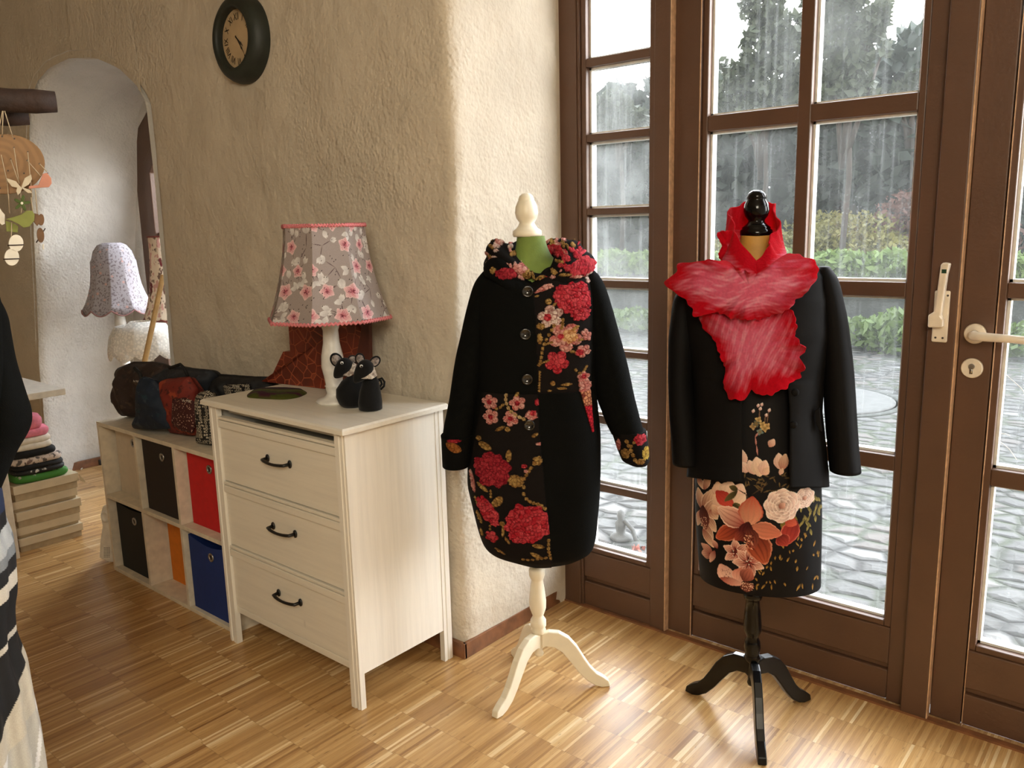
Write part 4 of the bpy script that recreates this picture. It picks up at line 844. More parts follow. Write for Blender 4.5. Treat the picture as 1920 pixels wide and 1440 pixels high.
def tripod(t, A, az0, mat, gloss, hub_z=.2, R=.20, legname='leg', ang=(0, 0, 0)):
    # S-curved board legs
    up_ = [(.008, .178), (.03, .186), (.06, .183), (.09, .165), (.115, .135), (.135, .10), (.155, .068), (.175, .046), (.195, .034), (.212, .020), (.216, .002), (.19, .0), (.17, .006), (.145, .022), (.12, .05), (.095, .085), (.07, .118), (.045, .135), (.02, .138), (.008, .130)]
    for a in ang:
        n_ = len(up_); v = []; ca, sa = math.cos(a), math.sin(a)
        for s_ in (-.0115, .0115):
            for r, z in up_: v.append((A[0]+r*ca-s_*sa, A[1]+r*sa+s_*ca, z))
        f = [tuple(range(n_)), tuple(range(2*n_-1, n_-1, -1))]+[(i, (i+1) % n_, (i+1) % n_+n_, i+n_) for i in range(n_)]
        o = mesh('leg', v, f, mat, t, bevel=.003); fixn(o.data)
def shx(A, az, k): return None
def pole(t, A, az, sh, prof, mat, name, n=32):
    mb = MB().lathe(prof, (0, 0, 0), n, shear=sh); v = [(A[0]+math.cos(az)*x-math.sin(az)*y, A[1]+math.sin(az)*x+math.cos(az)*y, z) for x, y, z in mb.v]; mb.v = v; return mb.build(name, mat, t)
wa = (-1.449, 1.814); WL = Loc(*wa)
wf = thing('dress_form', 'cream tripod dress form with green neck under the hooded black coat', 'dress form', (wa[0], wa[1], 0), 0)
feet = [on_plane(x, y, 0)[:2] for x, y in ((937, 1340), (1130, 1285), (967, 1230))]
tripod(wf, wa, 0, 'form_cream', 0, ang=[math.atan2(p[1]-wa[1], p[0]-wa[0]) for p in feet])
SW = .0085
pole(wf, wa, WL.az, SW, [(.004, .104), (.012, .106), (.014, .113), (.010, .122), (.0125, .128), (.0125, .176), (.020, .180), (.023, .190), (.020, .199), (.024, .204), (.024, .222), (.016, .236), (.018, .242), (.025, .262), (.026, .285), (.021, .33), (.017, .352), (.020, .357), (.024, .368), (.024, .385), (.017, .397)], 'form_cream', 'turned_post')
pole(wf, wa, WL.az, SW, [(.018, .397), (.019, .404), (.009, .405), (.009, .6)], 'steel', 'height_collar')
pole(wf, wa, WL.az, SW, [(.008, .40), (.008, .62)], 'form_cream', 'inner_pole')
pole(wf, wa, WL.az, SW, [(.038, 1.372), (.041, 1.377), (.040, 1.388), (.030, 1.395), (.024, 1.403), (.021, 1.411), (.029, 1.422), (.0325, 1.437), (.030, 1.454), (.024, 1.468), (.022, 1.470), (.0225, 1.473), (.019, 1.482), (.011, 1.489), (.001, 1.491)], 'form_cream', 'finial')
X, Y, Z, _ = rows_mesh(WL, [(443, 969, 1021, .037, 0), (458, 969, 1023, .038, 0), (472, 966, 1028, .042, 0), (488, 961, 1037, .05, .0), (503, 950, 1052, .062, 0), (518, 925, 1080, .07, .0), (540, 915, 1100, .08, 0), (600, 915, 1098, .09, 0), (720, 935, 1085, .085, 0), (800, 925, 1100, .095, .0), (860, 920, 1100, .095, 0), (870, 950, 1070, .06, 0)], 48, exp_=.95, npr=60)
grid('torso', towld(WL, X, Y, Z), 'form_green', wf, closed=True)
# ---- hooded coat
OCH = ((70, 44, 20), (150, 108, 58), (196, 160, 96)); RED = ((84, 8, 18), (190, 34, 50), (224, 84, 94)); PNK = ((120, 40, 40), (212, 120, 112), (238, 188, 176)); DRD = ((80, 10, 20), (150, 28, 44), (190, 60, 70)); WHT = ((120, 60, 60), (226, 190, 178), (240, 226, 214)); LOF = -.11
def P2(px, py): return WL(px, py, LOF)
KX = abs(P2(1100, 700)[0]-P2(1000, 700)[0])/100
def B(pt, px, py, rx, ry, c, kind='disc', rot=0, seed=1, cell=.010): x, y = P2(px, py); pt.bead(x, y, rx*KX, ry*KX, *c, rot=rot, seed=seed, kind=kind, cell=cell)
def CH(pt, pts, r, c=OCH, seed=2): pt.chain([P2(*p) for p in pts], r*KX, *c, seed=seed)
coat = thing('hooded_coat', 'black wool coat with raised red flowers and a hood on the cream dress form', 'coat', (wa[0], wa[1], .42))
rows = [(498, 958, 1044, .062), (503, 932, 1078, .078), (509, 918, 1094, .092), (517, 906, 1106, .101), (530, 899, 1113, .108), (560, 894, 1119, .118), (620, 893, 1120, .124), (722, 894, 1117, .118), (764, 890, 1121, .122), (811, 886, 1126, .13), (867, 881, 1126, .138), (904, 880, 1125, .142), (936, 888, 1123, .142), (978, 898, 1119, .138), (1008, 907, 1116, .128), (1022, 914, 1112, .118), (1032, 926, 1108, .108), (1040, 945, 1098, .092), (1044, 965, 1085, .075)]
nz_, nth = 620, 760
X, Y, Z, ys = rows_mesh(WL, rows, nth, exp_=.86, npr=nz_)
# uneven ring spacing: more vertices at the front
U, Vv = X.ravel(), Z.ravel(); fr = (Y.ravel() < 0)
pt = Paint(U, Vv, (12, 13, 12))
def lineX(py): return np.interp(py, [520, 580, 700, 800, 870, 930, 1000, 1050], [996, 1003, 1008, 1010, 1017, 1022, 1030, 1034])
xm, zm_ = P2(1000, 735); lx = np.interp(Vv, [P2(1010, y)[1] for y in (1050, 1000, 930, 870, 800, 700, 580, 520)], [P2(x, y)[0] for x, y in ((1034, 1050), (1030, 1000), (1022, 930), (1017, 870), (1010, 800), (1008, 700), (1003, 580), (996, 520))])
dk = srgb((26, 22, 21)); upm = (Vv > P2(1050, 737)[1]); xr_ = P2(1108, 600)[0]
xl_ = np.interp(Vv, [P2(900, y)[1] for y in (1050, 900, 820, 735)], [P2(x, y)[0] for x, y in ((880, 1050), (880, 900), (893, 820), (909, 735))])
m1_ = fr & upm & (U > lx) & (U < xr_); m2_ = fr & ~upm & (U < lx) & (U > xl_); pt.c[m1_] = dk; pt.c[m2_] = dk
sv = pt.c.copy()
B(pt, 1078, 560, 34, 30, RED, seed=2); B(pt, 1052, 555, 14, 20, RED, seed=5); B(pt, 1088, 588, 19, 14, RED, seed=6)
B(pt, 1028, 565, 6, 9, OCH, 'leaf', 1.2, 3); B(pt, 1038, 572, 7, 4, OCH, 'leaf', .8, 4); B(pt, 1020, 536, 17, 6, PNK, seed=3); B(pt, 1006, 549, 4, 3, OCH)
B(pt, 1107, 522, 9, 11, WHT, 'star', 0, 2); B(pt, 1098, 510, 22, 7, RED, seed=7)
B(pt, 1032, 593, 24, 20, WHT, 'star', .4, 3); B(pt, 1026, 594, 7, 7, RED, seed=3); B(pt, 1014, 611, 8, 6, OCH, seed=4)
B(pt, 1060, 632, 31, 27, PNK, 'star', 0, 7); B(pt, 1067, 630, 15, 13, ((150, 80, 40), (220, 170, 110), (236, 200, 150)), seed=3); B(pt, 1050, 630, 6, 5, RED, seed=4); B(pt, 1078, 615, 8, 5, OCH, 'leaf', .5); B(pt, 1090, 638, 10, 4, OCH, 'leaf', .2)
B(pt, 1100, 630, 9, 13, PNK, 'star', .6, 4); B(pt, 1012, 634, 5, 10, OCH, seed=8)
B(pt, 1044, 678, 22, 22, RED, 'star', .8, 9); B(pt, 1093, 660, 15, 12, PNK, 'star', .3, 8); B(pt, 1086, 662, 8, 6, RED, seed=5); B(pt, 1073, 660, 3, 8, OCH, 'leaf', 1.4)
B(pt, 1036, 718, 5, 7, OCH, 'leaf', .9); B(pt, 1062, 721, 11, 4, OCH, 'leaf', .05); B(pt, 1053, 728, 10, 4, OCH, 'leaf', -.1); B(pt, 1030, 732, 4, 2, OCH)
CH(pt, [(1055, 596), (1054, 611), (1050, 616)], 3.4); CH(pt, [(1040, 606), (1032, 622), (1026, 632), (1018, 648), (1014, 673), (1010, 686)], 3.2); CH(pt, [(1020, 645), (1036, 640)], 2.6); CH(pt, [(1014, 680), (1030, 674)], 2.); CH(pt, [(1012, 694), (1011, 734)], 2.2); CH(pt, [(1077, 690), (1082, 700), (1092, 703), (1102, 688)], 2.8)
B(pt, 1094, 710, 12, 11, PNK, 'star', .2, 3); B(pt, 1098, 727, 14, 14, PNK, 'star', .9, 5); B(pt, 1094, 708, 5, 5, RED)
bad = fr & upm & ~((U > lx) & (U < xr_)); pt.c[bad] = sv[bad]; pt.h[bad] = 0; sv = pt.c.copy(); sh_ = pt.h.copy()
for q, (a_, b_) in enumerate(((921, 756), (972, 754), (923, 783), (960, 783))): B(pt, a_, b_, 15, 14, PNK, 'star', q*.5, q+2, .007); B(pt, a_, b_, 5, 5, DRD, seed=q)
B(pt, 997, 776, 11, 9, PNK, seed=4, cell=.008); B(pt, 1000, 772, 6, 5, RED, seed=4); B(pt, 1007, 752, 4, 6, RED)
CH(pt, [(951, 737), (950, 752), (957, 768), (972, 778), (987, 785)], 3.4, ((90, 60, 30), (200, 168, 112), (226, 200, 150))); CH(pt, [(947, 757), (938, 766), (928, 769)], 2.8); B(pt, 971, 738, 5, 5, OCH, 'leaf', 1.); B(pt, 940, 803, 11, 5, OCH, 'leaf', .5); B(pt, 954, 803, 5, 7, OCH, 'leaf', 2); B(pt, 1003, 812, 7, 5, OCH, 'leaf', .6); B(pt, 1010, 828, 3, 9, PNK, 'leaf', 1.6)
B(pt, 912, 838, 13, 10, OCH, 'leaf', -.4, 3); B(pt, 900, 826, 5, 7, OCH, 'leaf', 1.4); B(pt, 956, 851, 12, 8, OCH, 'leaf', 1.5, 4); B(pt, 969, 896, 15, 12, OCH, seed=5, cell=.009); B(pt, 926, 880, 34, 33, DRD, seed=6, cell=.009)
CH(pt, [(982, 894), (990, 880), (998, 868), (1006, 860)], 3.2); B(pt, 1008, 858, 10, 9, OCH, 'star', .3); CH(pt, [(985, 900), (981, 912), (985, 925), (997, 934), (1012, 937), (1024, 948)], 3.5); B(pt, 984, 868, 5, 4, RED, seed=2); B(pt, 987, 877, 4, 3, PNK)
B(pt, 908, 914, 13, 6, OCH, 'leaf', -.7, 2); CH(pt, [(922, 916), (923, 932)], 2.4); B(pt, 935, 937, 14, 12, OCH, 'leaf', .9, 3); B(pt, 889, 908, 22, 6, PNK, 'leaf', 1.75, 3); CH(pt, [(893, 935), (899, 950)], 2.5)
B(pt, 918, 958, 32, 15, RED, rot=-1.05, seed=8, cell=.009); B(pt, 990, 974, 42, 39, RED, seed=10, cell=.010); B(pt, 975, 1000, 20, 14, RED, seed=12); B(pt, 925, 1007, 12, 13, RED, 'star', .3, 4); CH(pt, [(921, 984), (922, 996)], 2.4)
B(pt, 902, 974, 14, 5, OCH, 'leaf', 1.9); B(pt, 906, 1005, 9, 4, OCH, 'leaf', 1.8); B(pt, 945, 992, 14, 4, OCH, 'leaf', 1.5); B(pt, 953, 1010, 9, 4, OCH, 'leaf', 2.1); B(pt, 944, 978, 5, 8, OCH, 'leaf', .5)
B(pt, 1009, 1016, 12, 7, OCH, 'leaf', -.2, 3); B(pt, 1006, 1036, 14, 7, OCH, 'leaf', -.6, 5); CH(pt, [(1028, 1002), (1027, 1025), (1033, 1046)], 3.4); CH(pt, [(978, 1046), (995, 1046), (1012, 1042), (1026, 1040)], 3.); B(pt, 940, 1035, 12, 4, OCH, 'leaf', -.6)
bad = fr & ~upm & ~((U < lx+.001)); pt.c[bad] = sv[bad]; pt.h[bad] = sh_[bad]
# floral strip set into the right pocket
a0, a1, a2, a3 = P2(1090, 737), P2(1108, 737), P2(1112, 815), P2(1090, 737)
tq = (a0[1]-Vv)/(a0[1]-a2[1]); xlft = a0[0]+(a2[0]-a0[0])*tq**1.0; ins = fr & (tq > 0) & (tq < 1) & (U > xlft-.002) & (U < xlft+(a1[0]-a0[0])*(1-tq*.9))
d1_, d2_, id_ = vorn(U[ins], Vv[ins], .009, 4); e = np.clip((d2_-d1_)*2.4, 0, 1)[:, None]; tt = tq[ins][:, None]; base_ = np.where(tt < .35, srgb((214, 150, 110)), srgb((206, 40, 56))); pt.c[ins] = base_*e*(.7+.5*id_[:, None])+np.array(srgb((100, 16, 26)))*(1-e); pt.h[ins] = .003
# back of the coat stays plain; seams and flap edge as relief
pt.c[~fr] = srgb((12, 13, 12)); H = pt.h.copy(); H[~fr] = 0
H = H+np.where(fr & (U < lx), .0045, 0)
# pocket slit line, waist seam
H -= .002*np.exp(-((Vv-P2(1050, 736)[1])/.0015)**2)*(fr)
folds = .004*np.sin(U*38+Vv*3)*np.clip((P2(1000, 700)[1]-Vv)/.3, 0, 1)
ang = np.arctan2(Y, X-X.mean(1, keepdims=True)).ravel(); nx_ = np.cos(ang); ny_ = np.sin(ang)
dipc = np.exp(-((U-P2(996, 520)[0])/.030)**2)*fr
X2 = X.ravel()+nx_*(H+folds*.4); Y2 = Y.ravel()+ny_*(H+folds); Z2 = Z.ravel()-dipc*.035*np.clip((Z.ravel()-WL(1000, 560)[1])/.08, 0, 1)
grid('coat_body', towld(WL, X2.reshape(X.shape), Y2.reshape(X.shape), Z2.reshape(X.shape)), 'print_wool', coat, closed=True, colors=pt.c)
# sleeves
def sleeve(L_, rows, mat, par, n=40, npr=70, name='sleeve', amp=.003, seed=1, exp_=.95, paint=None):
    X, Y, Z, _ = rows_mesh(L_, rows, n, exp_=exp_, npr=npr); P_ = towld(L_, X, Y, Z); d = snoise(P_.reshape(-1, 3), 22, seed).reshape(X.shape)*amp; th = np.arange(n)*2*PI/n
    X = X+d*np.cos(th)[None]; Y = Y+d*np.sin(th)[None]; c_ = None
    P_ = towld(L_, X, Y, Z)
    # close the ends
    e0 = P_[:1].mean(1, keepdims=True)+(P_[:1]-P_[:1].mean(1, keepdims=True))*.02; e1 = P_[-1:].mean(1, keepdims=True)+(P_[-1:]-P_[-1:].mean(1, keepdims=True))*.55+np.array([0, 0, .012]); P2_ = np.concatenate([e0, P_, e1])
    if paint: X_ = np.concatenate([X[:1], X, X[-1:]]); Z_ = np.concatenate([Z[:1], Z, Z[-1:]]); c_ = paint(X_.ravel(), Z_.ravel())
    return grid(name, P2_, mat, par, closed=True, colors=c_)
sleeve(WL, [(509, 905, 921, .025, 0), (516, 897, 924, .04, 0), (528, 889, 928, .05, 0), (548, 883, 930, .058, 0), (600, 870, 922, .062, -.005), (660, 856, 912, .062, -.01), (740, 844, 900, .06, -.02), (808, 832, 887, .058, -.03), (815, 832, 886, .058, -.03)], 'wool_black', coat)
sleeve(WL, [(502, 1092, 1109, .025, 0), (509, 1088, 1118, .04, 0), (522, 1086, 1128, .05, 0), (545, 1088, 1138, .056, 0), (600, 1097, 1154, .062, 0), (660, 1104, 1171, .06, .0), (735, 1115, 1187, .058, 0), (790, 1136, 1202, .054, 0), (812, 1147, 1208, .052, 0)], 'wool_black', coat)
def cuffL(U_, V_):
    p = Paint(U_, V_, (12, 13, 12)); x, y = WL(852, 834, -.06); p.bead(x, y, 17*KX, 14*KX, (70, 36, 16), (150, 88, 40), (176, 116, 58), rot=-.5, kind='leaf', seed=3); x, y = WL(853, 822, -.06); p.bead(x, y, 14*KX, 3.5*KX, *DRD, seed=2); return p.c
def cuffR(U_, V_):
    p = Paint(U_, V_, (22, 19, 18)); cv = lambda a, b: WL(a, b, -.04)
    x, y = cv(1200, 823); p.bead(x, y, 14*KX, 11*KX, *RED, seed=4); p.chain([cv(1172, 822), (cv(1180, 838)), cv(1188, 856), cv(1192, 866)], 4*KX, *OCH); p.chain([cv(1180, 838), cv(1190, 824)], 3*KX, *OCH); x, y = cv(1212, 850); p.bead(x, y, 9*KX, 13*KX, (90, 60, 20), (190, 150, 50), (220, 190, 90), seed=6)
    x, y = cv(1172, 850); p.bead(x, y, 8*KX, 11*KX, *OCH, seed=6); x, y = cv(1160, 836); p.bead(x, y, 4*KX, 14*KX, *PNK, seed=6); x, y = cv(1200, 864); p.bead(x, y, 10*KX, 6*KX, *OCH, seed=6); return p.c
sleeve(WL, [(810, 829, 888, .063, -.03), (816, 830, 887, .062, -.03), (840, 831, 884, .06, -.03), (866, 832, 882, .058, -.03)], 'print_wool', coat, 200, 110, 'cuff', .0015, 3, .95, cuffL)
sleeve(WL, [(806, 1146, 1211, .056, 0), (814, 1149, 1212, .056, 0), (840, 1157, 1216, .054, 0), (862, 1166, 1218, .052, 0), (867, 1178, 1214, .05, 0)], 'print_wool', coat, 200, 110, 'cuff', .0015, 4, .95, cuffR)
# hood: two rolled layers lying round the neck
def roll(name, cpx, Rx, Ry, zc, r0, seed, floral, par, tilt=0., cy=.0, front_pull=0.):
    nP, nQ = 420, 90; ph = np.arange(nP)*2*PI/nP; V = np.zeros((nP, nQ, 3)); XX = np.zeros((nP, nQ)); ZZ = XX.copy(); YY_ = XX.copy()
    cx_, _ = WL(cpx, 500)
    for i, p in enumerate(ph):                 # p = -pi/2 is the front
        s_ = math.sin(p); f_ = max(0, -s_); w_ = (f_**6)
        rr = r0*(1-.72*w_)*(1+.12*math.sin(p*3+seed)+.06*math.sin(p*7+seed*2)); zz = zc+.012*(1-f_)-.052*f_**4+.006*math.sin(p*5+seed); xx = cx_+math.cos(p)*Rx*(1-.06*math.sin(4*p+seed)); yy = cy+s_*Ry*(1 if s_ > 0 else (1-.05*w_))
        for j in range(nQ):
            q = 2*PI*j/nQ; k = 1+.10*math.sin(q*3+p*2+seed)+.05*math.sin(q*5-p*4)
            ox = math.cos(q)*rr*k; oz = math.sin(q)*rr*k*1.0+ox*(-.15)
            XX[i, j] = xx+math.cos(p)*ox; YY_[i, j] = yy+s_*ox; ZZ[i, j] = zz+oz
    pt = Paint(XX.ravel(), ZZ.ravel(), (20, 18, 17)); r = random.Random(seed)
    c_ = floral(pt, r)
    nx = np.cos(ph)[:, None]*np.cos(2*PI*np.arange(nQ)/nQ)[None]; ny = np.sin(ph)[:, None]*np.cos(2*PI*np.arange(nQ)/nQ)[None]; nzz = np.sin(2*PI*np.arange(nQ)/nQ)[None]*np.ones((nP, 1)); h = pt.h.reshape(nP, nQ)
    P_ = towld(WL, XX+nx*h, YY_+ny*h, ZZ+nzz*h); Vf = np.concatenate([P_, P_[:1]]); cc = pt.c.reshape(nP, nQ, 3); cc = np.concatenate([cc, cc[:1]])
    return grid(name, Vf, 'print_wool', par, closed=True, colors=cc)
def outerfl(pt, r):
    m_ = pt.U < P2(985, 500)[0]; pt.c[m_] = srgb((12, 13, 12)); cc = P2
    for (a, b, rx, ry, c, k) in ((950, 514, 21, 10, DRD, 'disc'), (924, 508, 6, 9, OCH, 'leaf'), (1090, 500, 30, 18, RED, 'disc'), (1108, 520, 9, 8, WHT, 'star'), (1022, 519, 20, 7, PNK, 'star'), (1060, 516, 12, 4, OCH, 'leaf'), (1040, 503, 14, 6, PNK, 'star'), (1075, 484, 12, 8, PNK, 'star'), (1010, 524, 10, 4, OCH, 'leaf'), (1082, 520, 14, 4, PNK, 'leaf'), (980, 519, 9, 7, PNK, 'star')): B(pt, a, b, rx, ry, c, k, seed=a % 7+1, cell=.009)
def innerfl(pt, r):
    for i in range(95):
        u = r.uniform(pt.U.min(), pt.U.max()); v = r.uniform(pt.V.min(), pt.V.max()); c = r.choice([OCH, OCH, PNK, WHT, OCH]) if u < 0.02 else r.choice([OCH, RED, PNK, OCH]); pt.bead(u, v, r.uniform(.006, .016), r.uniform(.004, .009), *c, rot=r.uniform(0, 3), cell=.009, seed=i, kind=r.choice(['leaf', 'disc', 'leaf']))
    B(pt, 975, 505, 14, 9, PNK, 'disc', seed=3); B(pt, 1090, 478, 14, 9, RED, 'disc', seed=3); B(pt, 1040, 470, 14, 9, RED, 'disc', seed=3)
zc1 = WL(1000, 503)[1]; zc2 = WL(1000, 482)[1]
ho = roll('hood', 1006, .116, .092, zc1, .041, 1.3, outerfl, coat)
roll('hood_lining', 1006, .104, .084, zc2, .031, 4.1, innerfl, ho)
# buttons
for px, py in ((989, 547), (985, 626), (988.5, 711), (992.5, 796)):
    k = 3; x, z = WL(px, py, -.125); row = int(np.argmin(np.abs(Z[:, 0]-z))); cyy = Y[row][np.argmin(np.abs(X[row]-x)+(Y[row] > 0)*9)]
    q = MB().lathe([(.0005, .001), (.0145, .001), (.0155, .003), (.0145, .0055), (.011, .0050), (.010, .0035), (.0005, .003)], n=28, cap=False); mb = MB(); mb.add([at(WL, x+a_, cyy-.006-c_, z+b_) for a_, b_, c_ in q.v], q.f); mb.sm = True; bt = mb.build('button', 'button_black', coat)
    mb = MB()
    for sx_, sz_ in ((-1, -1), (-1, 1), (1, -1), (1, 1)):
        q = MB().lathe([(.0005, 0), (.0016, 0), (.0016, .0008), (.0005, .0008)], n=10, cap=False); mb.add([at(WL, x+sx_*.003+a_, cyy-.0092-c_, z+sz_*.003+b_) for a_, b_, c_ in q.v], q.f)
    mb.build('button_hole', 'hole_dark', bt)

# ------------------------------------------------------------------ black form: dress, jacket, scarf
ba = (-.866, 2.053); BL = Loc(*ba)
bf = thing('dress_form', 'glossy black tripod dress form with gold neck by the glazed door', 'dress form', (ba[0], ba[1], 0), 0)
feet = [on_plane(x, y, 0)[:2] for x, y in ((1297, 1298), (1507, 1313), (1427, 1425))]
tripod(bf, ba, 0, 'black_satin', 0, ang=[math.atan2(p[1]-ba[1], p[0]-ba[0]) for p in feet])
SB = .0215
def leanp(p): return [(r, z) for r, z in p]
def poleB(prof, mat, name): return pole(bf, ba, BL.az, SB*-1*-1, prof, mat, name)
poleB([(.004, .104), (.012, .106), (.014, .113), (.012, .122), (.0125, .128), (.0125, .176), (.020, .180), (.023, .190), (.020, .199), (.019, .204), (.023, .222), (.021, .240), (.016, .252), (.018, .258), (.024, .272), (.025, .29), (.022, .33), (.0175, .366), (.024, .369), (.0265, .378), (.024, .392), (.017, .397)], 'black_gloss', 'turned_post')
poleB([(.009, .39), (.009, .6)], 'steel', 'inner_pole')
poleB([(.038, 1.362), (.041, 1.366), (.040, 1.376), (.035, 1.380), (.036, 1.383), (.026, 1.391), (.021, 1.397), (.020, 1.401), (.0285, 1.412), (.0325, 1.427), (.030, 1.442), (.0245, 1.452), (.0245, 1.456), (.0255, 1.457), (.021, 1.468), (.012, 1.475), (.001, 1.477)], 'black_gloss', 'finial')
X, Y, Z, _ = rows_mesh(BL, [(434, 1389, 1447, .037), (450, 1389, 1446, .038), (470, 1385, 1450, .042), (490, 1375, 1462, .05), (505, 1345, 1490, .065), (530, 1320, 1510, .075), (600, 1315, 1515, .08), (690, 1325, 1505, .075), (800, 1320, 1520, .09), (880, 1330, 1510, .08)], 48, exp_=.95, npr=60)
grid('torso', towld(BL, X, Y, Z), 'form_gold', bf, closed=True)
# dress
LOD = -.10; D2 = lambda px, py: BL(px, py, LOD); KD = abs(D2(1500, 900)[0]-D2(1400, 900)[0])/100
dress = thing('floral_dress', 'black pencil dress printed with large pink and rust flowers, under the open jacket', 'dress', (ba[0], ba[1], .39))
rows = [(540, 1325, 1505, .085), (600, 1318, 1512, .09), (690, 1328, 1502, .088), (760, 1320, 1518, .095), (840, 1308, 1532, .104), (900, 1303, 1541, .112), (960, 1303, 1542, .115), (1020, 1307, 1541, .116), (1070, 1311, 1540, .116), (1084, 1312, 1540, .116)]
X, Y, Z, _ = rows_mesh(BL, rows, 900, exp_=.93, npr=640)
U, Vv = X.ravel(), Z.ravel(); pt = Paint(U, Vv, (13, 11, 12)); fr = Y.ravel() < 0; r = random.Random(3)
CR = (232, 196, 164); CK = (238, 206, 186); RU = (158, 58, 40); DR = (96, 26, 22); PK = (228, 176, 156)
def pe(x0, y0, x1, y1, w_, c0, c1, edge=None, v=0., s_=0, **k): a = D2(x0, y0); b = D2(x1, y1); pt.petal(a[0], a[1], b[0], b[1], w_*KD*1.22, c0, c1, edge, v, s_, **k)
# background leaves and gold strokes
for i in range(46):
    x = r.uniform(1415, 1540); y = r.uniform(1000, 1105); a = r.uniform(.9, 2.3); l_ = r.uniform(5, 13)
    pe(x, y, x+math.cos(a)*l_, y+math.sin(a)*l_, r.uniform(.9, 1.8), (70, 50, 22), (176, 134, 60), shade=0)
for i in range(30):
    x = r.uniform(1395, 1480); y = r.uniform(890, 925); a = r.uniform(0, 6.3); pe(x, y, x+math.cos(a)*14, y+math.sin(a)*10, 1.2, (60, 46, 30), (110, 88, 50), shade=0)
for i in range(26):
    x = r.uniform(1500, 1540); y = r.uniform(925, 1000); a = r.uniform(.8, 2.2); pe(x, y, x+math.cos(a)*16, y+math.sin(a)*14, 2, (60, 56, 26), (150, 134, 70), shade=0)
# left-hand pale lilies
for x0, y0, x1, y1, w_ in ((1316, 965, 1306, 925, 9), (1316, 965, 1336, 920, 10), (1322, 970, 1342, 1000, 9), (1318, 975, 1345, 935, 9), (1312, 965, 1304, 1000, 6), (1318, 985, 1336, 1018, 8), (1330, 960, 1345, 975, 10), (1316, 1000, 1338, 1030, 8), (1305, 905, 1318, 925, 6), (1318, 925, 1330, 893, 6)): pe(x0, y0, x1, y1, w_, (150, 80, 66), CR, (240, 214, 190), .5, x0)
pe(1316, 955, 1322, 1000, 9, (60, 20, 18), (120, 60, 50), None, .8)
for i in range(26): a = D2(r.uniform(1311, 1324), r.uniform(975, 998)); pt.dot(a[0], a[1], .0012, (214, 170, 140))
# cream magnolia top left, rust inner petal
for x0, y0, x1, y1, w_, c0, c1 in ((1352, 938, 1345, 905, 13, PK, CR), (1360, 935, 1372, 902, 16, CR, CK), (1378, 935, 1392, 905, 13, PK, CK), (1375, 945, 1398, 925, 11, CR, CK), (1358, 955, 1338, 930, 12, PK, CR), (1350, 965, 1334, 950, 9, (190, 120, 96), CR), (1342, 922, 1376, 950, 13, (170, 52, 44), (196, 74, 58))): pe(x0, y0, x1, y1, w_, c0, c1, None, .3, x1)
for x0, y0, x1, y1, w_ in ((1384, 917, 1367, 911, 5), (1383, 919, 1358, 940, 5), (1374, 950, 1388, 943, 6), (1374, 944, 1392, 960, 6)): pe(x0, y0, x1, y1, w_, (50, 46, 22), (104, 92, 54), (120, 108, 70), .7, 3)
# stems
for x0, y0, x1, y1 in ((1400, 925, 1384, 916), (1405, 935, 1396, 920), (1410, 925, 1440, 905)): pe(x0, y0, x1, y1, 1, (60, 44, 30), (70, 52, 34), shade=0)
# roses
def rose(cx_, cy_, R_, n0, c0=(206, 158, 140), c1=(240, 212, 198)):
    for ring, (rr, n_, w_) in enumerate(((1., 8, .42), (.78, 7, .36), (.56, 6, .30), (.36, 5, .24))):
        for i in range(n_):
            a = i*2*PI/n_+ring*.5+n0; x1, y1 = cx_+math.cos(a)*R_*rr, cy_+math.sin(a)*R_*rr*.92; pe(cx_+math.cos(a)*R_*rr*.25, cy_+math.sin(a)*R_*rr*.25, x1, y1, R_*w_, (150-ring*8, 96, 80), c1, (246, 226, 214), .12, i, blunt=.45, shade=.30)
    pe(cx_-R_*.15, cy_+R_*.1, cx_+R_*.18, cy_-R_*.12, R_*.16, (130, 70, 54), (228, 180, 160), None)
for x0, y0, x1, y1 in ((1478, 965, 1495, 985), (1465, 970, 1480, 1000)): pe(x0, y0, x1, y1, 7, (90, 74, 30), (150, 130, 60), None, .5)
pe(1492, 975, 1470, 1022, 15, (120, 30, 26), (176, 60, 48), (206, 110, 90), .4); pe(1460, 1000, 1476, 1022, 12, (96, 22, 22), (170, 60, 46), (200, 100, 80), .4); pe(1472, 972, 1494, 985, 9, RU, (196, 90, 66), None, .3)
rose(1509, 938, 21, .4); rose(1466, 947, 35, .1)
# small lilies, bottom
for cx_, cy_, R_, n_ in ((1381, 1033, 27, 6), (1404, 1050, 31, 7)):
    for i in range(n_):
        a = i*2*PI/n_+.4; pe(cx_, cy_, cx_+math.cos(a)*R_, cy_+math.sin(a)*R_*.95, R_*.27, (150, 40, 34), (236, 190, 166), (244, 214, 196), .8, i)
    for i in range(7): a = r.uniform(0, 6.3); pe(cx_, cy_, cx_+math.cos(a)*R_*.45, cy_+math.sin(a)*R_*.45, 1, (60, 14, 14), (80, 20, 18), shade=0)
    for i in range(7): a = D2(cx_+r.uniform(-8, 8), cy_+r.uniform(-8, 8)); pt.dot(a[0], a[1], .0013, (240, 220, 200))
for x0, y0, x1, y1, w_ in ((1335, 1040, 1312, 1030, 8), (1330, 1045, 1313, 1050, 8), (1340, 1035, 1330, 1060, 5), (1345, 1030, 1335, 1015, 5)): pe(x0, y0, x1, y1, w_, (130, 50, 44), (230, 180, 156), None, .5, x0)
pe(1350, 1058, 1372, 1095, 14, (216, 160, 140), (238, 200, 182), None, .3); pe(1390, 1062, 1382, 1090, 12, (190, 110, 90), (228, 176, 156), None, .4); pe(1350, 1085, 1395, 1092, 7, (170, 80, 64), (224, 170, 150), None, .4)
